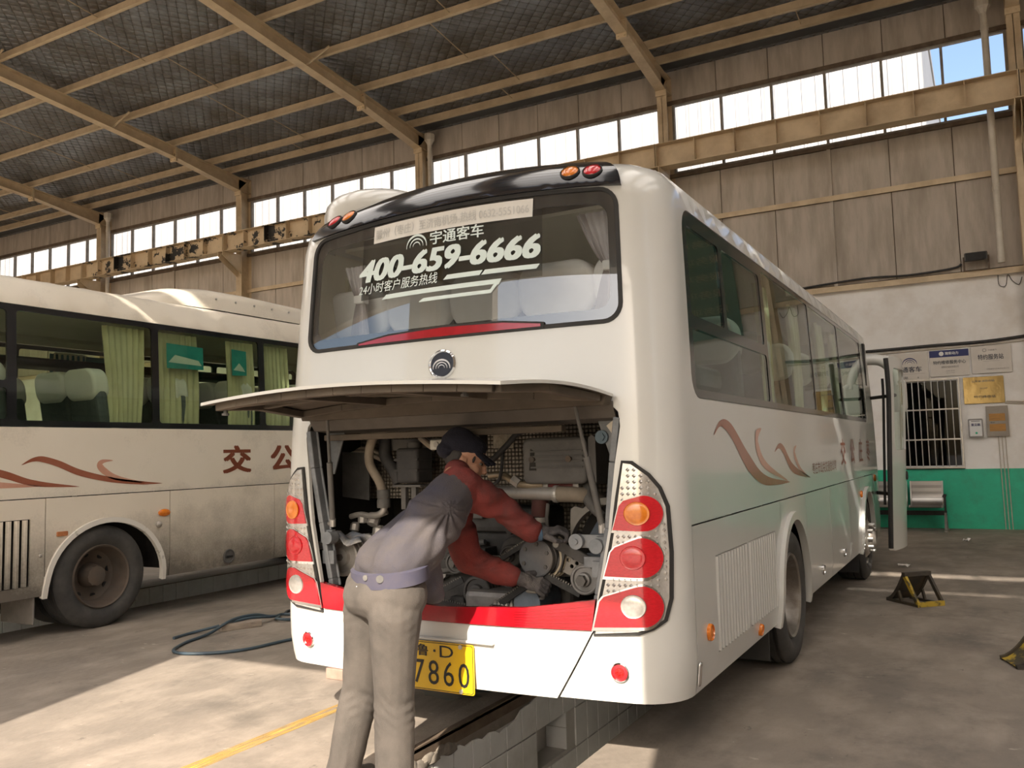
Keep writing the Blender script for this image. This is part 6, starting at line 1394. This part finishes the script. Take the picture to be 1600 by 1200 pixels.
lettering('lettering', '特约服务站', (2.285, 2.78, 2.655, 2.87), f, m_ink, t, bold=.012, label='dark lettering 特约服务站'); lettering('lettering', '中国重汽', (2.44, 2.925, 2.565, 2.95), f, m_grey, t, bold=.01); mb = MB(); p = f(2.385, 2.94)[0]; mb.lathe([(.022, 0), (.026, .001), (.030, 0)], 20, frame_T(p, (1, 0, 0), (0, 0, 1), (0, -1, 0)), close=False); mb.build('ring_logo', m_grey, t)
lettering('lettering', '中国重型汽车集团有限公司', (2.40, 2.61, 2.72, 2.635), f, m_grey, t); mb = MB(); a = f(2.36, 2.755)[0]; mb.box((a.x, a.y - .001, a.z), (a.x + .24, a.y, a.z + .003)); mb.build('rule_line', m_grey, t)
m_brass = M('polished brass sheet', (.47, .36, .17), (.38, .28, .12), 2, .2, metal=.9, bump=.3, bscale=3.5)
t, f = board('brass_plaque', 'shiny brass plaque below the silver signs', 2.04, 2.06, 2.632, 2.505, m_brass, cat='plaque')
lettering('lettering', '山东省道路运输', (2.17, 2.415, 2.50, 2.45), f, m_grey, t, bold=.01); lettering('lettering', '2009', (2.28, 2.30, 2.39, 2.325), f, m_grey, t); lettering('lettering', '特约维修站', (2.19, 2.15, 2.50, 2.195), f, m_ink, t, bold=.01)
t, f = board('suggestion_box', 'small grey framed box between the barred window and the notice board', 2.075, 1.50, 2.292, 1.81, M('grey box frame', (.30, .29, .28), (.24, .23, .22), 9, .5), th=.09, cat='box', r=.02)
mb = MB(); a, c = f(2.095, 1.525)[0], f(2.272, 1.785)[0]; mb.box((a.x, a.y - .002, a.z), (c.x, a.y, c.z)); mb.build('front_label', m_wp, t); f2 = lambda x, z: (f(x, z)[0] + Vector((0, -.0025, 0)), Vector((0, -1, 0)))
lettering('lettering', '意见箱', (2.12, 1.69, 2.25, 1.735), f2, m_navy, t, bold=.02, label='blue lettering 意见箱'); mb = MB(); p = f2(2.19, 1.575)[0]; mb.cyl(p, p + Vector((0, -.012, 0)), .018, n=14); mb.build('lock', m_green, t); mb = MB(); a = f2(2.12, 1.765)[0]; mb.box((a.x, a.y - .001, a.z), (a.x + .13, a.y, a.z + .008)); mb.build('slot', m_dark, t)
t, f = board('notice_board', 'grey brown board with two orange cards, right of the small box', 2.345, 1.51, 2.66, 2.01, M('grey brown board', (.36, .32, .27), (.30, .265, .22), 4, .7), th=.05, cat='board', r=.006)
m_card = M('orange card', (.50, .25, .06), (.36, .19, .06), 9, .6, stretch=(1, 1, 6))
for z0 in (1.595, 1.765): mb = MB(); a, c = f(2.385, z0)[0], f(2.615, z0 + .12)[0]; mb.box((a.x, a.y - .006, a.z), (c.x, a.y, c.z)); mb.build('card', m_card, t, bevel=.003)
lettering('lettering', '值班', (2.40, 1.728, 2.46, 1.752), f, m_ink, t)
# barred office window
t = thing('window_30', None, None, (1.514, WY, 1.0), kind='structure')
mb = MB(); mb.plate(rrect(-.474, 0, .476, 1.516, .004, 2), [rrect(-.43, .045, .43, 1.47, .004, 2)], frame_T((0, .08, 0), (1, 0, 0), (0, 0, 1), (0, -1, 0)), .06); mb.build('window_frame', m_wp, t); 
mb = MB(); mb.box((-.45, .05, .04), (.45, .056, 1.48)); mb.build('pane', glass_mat('office glass', (.55, .58, .58), .3), t)
mb = MB()
for lo, hi in (((-.62, .24, -1.0), (.64, 2.2, -.95)), ((-.62, 2.2, -1.0), (.64, 2.25, 2.0)), ((-.66, .24, -1.0), (-.62, 2.25, 2.0)), ((.64, .24, -1.0), (.68, 2.25, 2.0)), ((-.66, .24, 2.0), (.68, 2.25, 2.05))): mb.box(lo, hi)
mb.build('office_shell', M('dim office', (.10, .10, .10), (.08, .08, .08), 3, .9), t)
m_bar = M('stainless bar', (.62, .60, .57), (.48, .46, .43), 9, .3, metal=.85)
t = thing('security_grille', 'stainless steel bar grille over the office window', 'grille', (1.512, WY - .05, 1.0))
for k, (lo, hi) in enumerate((((-.476, -.012, .0), (.476, .012, .03)), ((-.476, -.012, 1.485), (.476, .012, 1.515)), ((-.476, -.012, .03), (-.448, .012, 1.485)), ((.448, -.012, .03), (.476, .012, 1.485)), ((-.448, -.012, .475), (.448, .012, .50)), ((-.448, -.012, .98), (.448, .012, 1.005)))):
    mb = MB(); mb.box(lo, hi); mb.build('frame_bar', m_bar, t, bevel=.003)
for k in range(8): x = -.448 + .896 * (k + 1) / 9; mb = MB(); mb.cyl((x, 0, .03), (x, 0, 1.485), .009, n=8); mb.build('bar', m_bar, t, smooth=True)
for x in (-.46, .46):
    for z in (.3, 1.2): mb = MB(); mb.box((x - .01, 0, z), (x + .01, .05, z + .02)); mb.build('bracket', m_bar, t)
# cable run, conduits, flood light, loose wire
def tubething(name, label, cat, pts, r, mat, smooth=6, n=8):
    p0 = Vector(pts[0]); t = MB(); t.tube([Vector(p) - p0 for p in pts], r, n, smooth=smooth); o = t.build(name, mat, None, smooth=True, ang=60, loc=p0); return props(o, label, cat)
tubething('wall_cable', 'thick dark cable sagging along the white wall above the signs', 'cable', [(-2.6, WY - .03, 3.02), (-1.0, WY - .03, 3.05), (.5, WY - .03, 3.06), (1.6, WY - .03, 3.08), (2.4, WY - .03, 3.085), (3.03, WY - .03, 3.13)], .026, m_hosedk)
tubething('wall_cable', 'thin white cable just under the dark cable', 'cable', [(.6, WY - .02, 3.0), (1.4, WY - .02, 3.02), (2.2, WY - .02, 3.03), (3.0, WY - .02, 3.06)], .012, m_pvc)
tubething('ledge_cable', 'black cable lying along the steel ledge', 'cable', [(-.6, WY - .05, 4.30), (.6, WY - .06, 4.36), (1.3, WY - .05, 4.33), (2.0, WY - .06, 4.36), (2.14, WY - .06, 4.42)], .018, m_hosedk)
for k, (x, w) in enumerate(((2.50, 'leftmost'), (2.55, 'middle'), (2.60, 'rightmost'))): tubething('conduit', w + ' of the three thin grey conduits below the notice board', 'pipe', [(x, WY - .018, 1.51), (x + .015, WY - .018, .0)], .008, m_pvc, 0, 6)['group'] = 'conduits below the notice board'
for k, z in enumerate((2.085, 2.055)): tubething('conduit', ('upper' if k == 0 else 'lower') + ' of the two grey conduits running right from the brass plaque', 'pipe', [(2.65 - .02 * k, WY - .02, z), (3.04, WY - .02, z - .035)], .011, m_pvc, 0, 6)
tubething('loose_wire', 'thin loose wire hanging in loops under the ledge', 'wire', [(2.66, WY - .02, 4.17), (2.67, WY - .03, 4.0), (2.76, WY - .03, 3.98), (2.80, WY - .02, 4.16), (2.86, WY - .03, 4.05), (2.95, WY - .02, 3.98), (3.0, WY - .02, 4.1)], .006, m_hosedk)
t = thing('flood_light', 'dusty flood light standing on the steel ledge', 'lamp', (2.36, WY - .13, 4.27))
mb = MB(); mb.box((-.17, -.09, .16), (.17, .09, .30), Matrix.Rotation(R_(8), 4, 'X')); mb.build('housing', m_cast, t, bevel=.02); mb = MB(); mb.box((-.15, -.10, .17), (.15, -.09, .29), Matrix.Rotation(R_(8), 4, 'X')); mb.build('lens', m_rub, t)
mb = MB(); mb.bar((-.18, 0, .0), (-.18, 0, .24), .02, .03); mb.bar((.18, 0, 0), (.18, 0, .24), .02, .03); mb.bar((-.18, 0, .008), (.18, 0, .008), .03, .014); mb.build('bracket', m_steeldk, t)
# steel bench with perforated seats
m_perf = M('perforated steel', (.42, .40, .37), (.36, .34, .315), 3, .28, metal=.9)
N, L, b_ = nodes_of(m_perf); tc = N.new('ShaderNodeTexCoord'); vo = N.new('ShaderNodeTexVoronoi'); vo.inputs['Scale'].default_value = 55; vo.inputs['Randomness'].default_value = 0
L.new(tc.outputs['Object'], vo.inputs['Vector']); rp = N.new('ShaderNodeMapRange'); rp.inputs[1].default_value = .30; rp.inputs[2].default_value = .36; L.new(vo.outputs['Distance'], rp.inputs[0]); old = b_.inputs['Base Color'].links[0].from_socket
mx = N.new('ShaderNodeMix'); mx.data_type = 'RGBA'; mx.inputs[6].default_value = (.03, .03, .03, 1); L.new(old, mx.inputs[7]); L.new(rp.outputs[0], mx.inputs[0]); L.new(mx.outputs[2], b_.inputs['Base Color'])
t = thing('steel_bench', 'perforated stainless steel waiting bench against the green wall', 'bench', (.40, 12.2, 0))
prof = spline([Vector(p) for p in ((0, .16, .80), (0, .135, .65), (0, .10, .50), (0, .03, .405), (0, -.10, .395), (0, -.28, .42), (0, -.33, .395))], 4)
for k in range(5):
    xc = 1.0 - .545 * k; s_ = part_empty('seat', t, (xc, 0, 0)); mb = MB(); n_ = len(prof); A = [Vector((x, p.y, p.z)) for x in (-.235, .235) for p in prof]; B_ = [p + Vector((0, .006, -.006)) for p in A]
    F = [(i, i + 1, n_ + i + 1) for i in range(n_ - 1)] + [(i, n_ + i + 1, n_ + i) for i in range(n_ - 1)]; shell(mb, A, B_, F); mb.build('shell', m_perf, s_, smooth=True, ang=50)
    for x in (-.24, .24): mb = MB(); mb.tube([Vector((x, p.y, p.z)) for p in prof], .013, 8); mb.build('edge_tube', m_bar, s_, smooth=True)
mb = MB(); mb.box((-1.48, -.06, .25), (1.29, .02, .32)); mb.build('beam', m_rub, t)
for x in (-1.35, 1.27):
    mb = MB(); mb.bar((x, -.02, .30), (x, -.28, .02), .035, .05); mb.bar((x, -.02, .30), (x, .20, .02), .035, .05); mb.cyl((x, -.28, 0), (x, -.28, .02), .03, n=10); mb.cyl((x, .20, 0), (x, .20, .02), .03, n=10); mb.build('leg', m_bar, t); mb = MB(); mb.bar((x, -.02, .30), (x, .02, .56), .03, .06); mb.box((x - .025, -.27, .55), (x + .025, .10, .585)); mb.build('armrest', m_rub, t, bevel=.008)
# wheel chocks
m_yel = M('chipped yellow paint', (.42, .29, .03), (.06, .05, .03), 9, .6, lo=.47, hi=.55)
m_chk = M('oily dark steel', (.035, .03, .024), (.06, .048, .034), 9, .6, c3=(.085, .062, .03), scale3=5)
def chock(label, loc, rz, plate):
    t = thing('wheel_chock', label, 'chock', loc, rz); cv = [Vector((q, 0, .26 * (q / .25) ** 1.7)) for q in np.linspace(0, .25, 8)]
    for y in (0, .25):
        mb = MB(); mb.bar((0, y + .015, .012), (.42, y + .015, .012), .03, .024); mb.build('base_rail', m_chk, t); mb = MB(); mb.bar((.255, y + .015, .25), (.41, y + .015, .02), .035, .024, (0, 1, 0)); mb.build('strut', m_yel if y == 0 or plate else m_chk, t)
        mb = MB()
        for a, c in zip(cv[:-1], cv[1:]): mb.bar(a + Vector((0, y + .015, .012)), c + Vector((0, y + .015, .012)), .03, .024, (0, 1, 0))
        mb.build('curved_rail', m_chk, t); mb = MB(); mb.bar((.16, y + .015, .11), (.19, y + .015, .02), .022, .02, (0, 1, 0)); mb.build('strut', m_chk, t)
    mb = MB(); A = [p + Vector((0, y, .014)) for y in (.03, .25) for p in cv]; n_ = len(cv); F = [(i, i + 1, n_ + i + 1) for i in range(n_ - 1)] + [(i, n_ + i + 1, n_ + i) for i in range(n_ - 1)]; shell(mb, A, [p - Vector((-.006, 0, .006)) for p in A], F); mb.build('tyre_plate', m_yel if plate else m_chk, t, smooth=True)
    mb = MB(); mb.box((.23, 0, .245), (.275, .28, .285)); mb.build('top_bar', m_chk, t, bevel=.003); mb = MB(); mb.box((.40, 0, .0), (.425, .28, .045)); mb.build('back_bar', m_yel, t, bevel=.003)
chock('dark steel wheel chock with a yellow strut, on the floor by the open coach door', (1.445, 5.14, 0), R_(-47), False)
chock('yellow wheel chock cut off by the right edge of the photo', (2.44, 2.80, 0), R_(20), True)
# floor litter, block and hose
mb = MB(); mb.prism([(-.17, -.05), (.18, -.045), (.175, .05), (-.175, .045)], Matrix.Identity(4), .055); o = props(mb.build('timber_block', M('weathered grey timber', (.36, .30, .24), (.22, .18, .15), 9, .9, stretch=(1, 6, 6), bump=.3), loc=(-3.40, 1.86, 0), bevel=.006), 'weathered timber block lying under the blue hose', 'block'); o.rotation_euler[2] = R_(61)
tubething('air_hose', 'dark blue air hose lying in loops on the floor', 'hose', [(-3.57, 1.31, .013), (-3.60, 1.50, .013), (-3.50, 1.70, .04), (-3.40, 1.95, .07), (-3.37, 2.22, .04), (-3.45, 2.42, .02), (-3.27, 2.50, .013), (-3.20, 2.30, .013), (-3.30, 2.20, .03), (-3.42, 2.35, .02), (-3.40, 2.20, .045), (-3.40, 2.05, .085), (-3.44, 1.90, .085), (-3.42, 1.75, .075), (-3.40, 1.52, .02), (-3.33, 1.22, .013), (-3.17, .98, .013), (-2.95, .98, .013), (-2.70, 1.20, .013), (-2.62, 1.58, .013), (-2.55, 1.95, .013), (-2.4, 2.3, .013)], .0125, M('dark blue hose', (.035, .06, .085), (.05, .075, .09), 9, .5), smooth=8)
tubething('air_hose', 'second dark hose end rising behind the coach bumper', 'hose', [(-3.45, 2.46, .02), (-3.55, 2.62, .013), (-3.40, 2.75, .013), (-3.1, 2.85, .013)], .0125, m_hosedk)
m_paper = M('white paper scrap', (.78, .76, .73), rough=.8)
def scrap(label, x, y, s, rz):
    mb = MB(); n_ = 4; vs = [(s * (i / n_ - .5), s * .6 * (j / n_ - .5), .004 + s * .35 * random.random()) for i in range(n_ + 1) for j in range(n_ + 1)]; F = [(i * (n_ + 1) + j, (i + 1) * (n_ + 1) + j, (i + 1) * (n_ + 1) + j + 1, i * (n_ + 1) + j + 1) for i in range(n_) for j in range(n_)]
    mb.add(vs, F); o = mb.build('paper_scrap', m_paper, loc=(x, y, 0)); o.rotation_euler[2] = rz; props(o, label, 'paper')
scrap('crumpled white paper scrap by the open coach door', 1.41, 7.45, .13, .3); scrap('small pale paper scrap near the green wall', 2.0, 10.6, .12, 1.0)
mb = MB(); mb.cbox((0, 0, .035), (.30, .12, .07)); props(mb.build('timber_block', M('reddish timber', (.36, .24, .19), (.26, .17, .13), 8, .85), loc=(-1.40, .92, 0), bevel=.006), 'reddish timber block on the floor under the coach bumper', 'block')
# green notice on the right wall, mirrored in the coach windows
t = thing('green_board', 'green notice board with pale lettering on the wall to the right', 'board', (5.2, WY - .08, 3.75)); mb = MB(); mb.box((-1.5, -.04, 0), (1.9, 0, 2.6)); mb.build('panel', M('dark green board', (.012, .10, .075), (.01, .08, .06), 3, .5), t)
for k in range(7): lettering('lettering', '服务项目维修保养检测', (-1.3, 2.2 - .34 * k, 1.6 - .2 * (k % 3), 2.36 - .34 * k), lambda x, z: (Vector((x, -.041, z)), Vector((0, -1, 0))), M('pale tan print', (.45, .36, .24), rough=.7), t)
# rag on the compressor wheel
mb = MB(); n_ = 18; vs = []
for i in range(n_ + 1):
    for j in range(n_ + 1):
        u, v = i / n_, j / n_; a = R_(165) - R_(130) * u; r = .112 + .020 * math.sin(9 * v + 5 * u) * math.sin(7 * u + 1) + .012 * random.random(); vs.append((-.86 + r * math.cos(a) * 1.15 + .03 * v, .19 + .19 * v, .90 + r * math.sin(a) + .012 * math.sin(14 * u + 3 * v)))
F = [(i * (n_ + 1) + j, (i + 1) * (n_ + 1) + j, (i + 1) * (n_ + 1) + j + 1, i * (n_ + 1) + j + 1) for i in range(n_) for j in range(n_)]
vs = [(x + .86, y - .28, z - 1.0) for x, y, z in vs]
mb.add(vs, F); o = mb.build('rag', M('grey printed rag', (.46, .45, .44), (.20, .20, .205), 24, .9, c3=(.16, .20, .28), scale3=14), loc=(-.815, .20, 1.0), smooth=True, ang=80); props(o, 'crumpled grey rag draped over the compressor wheel in the engine bay', 'rag')
so = o.modifiers.new('solid', 'SOLIDIFY'); so.thickness = .004
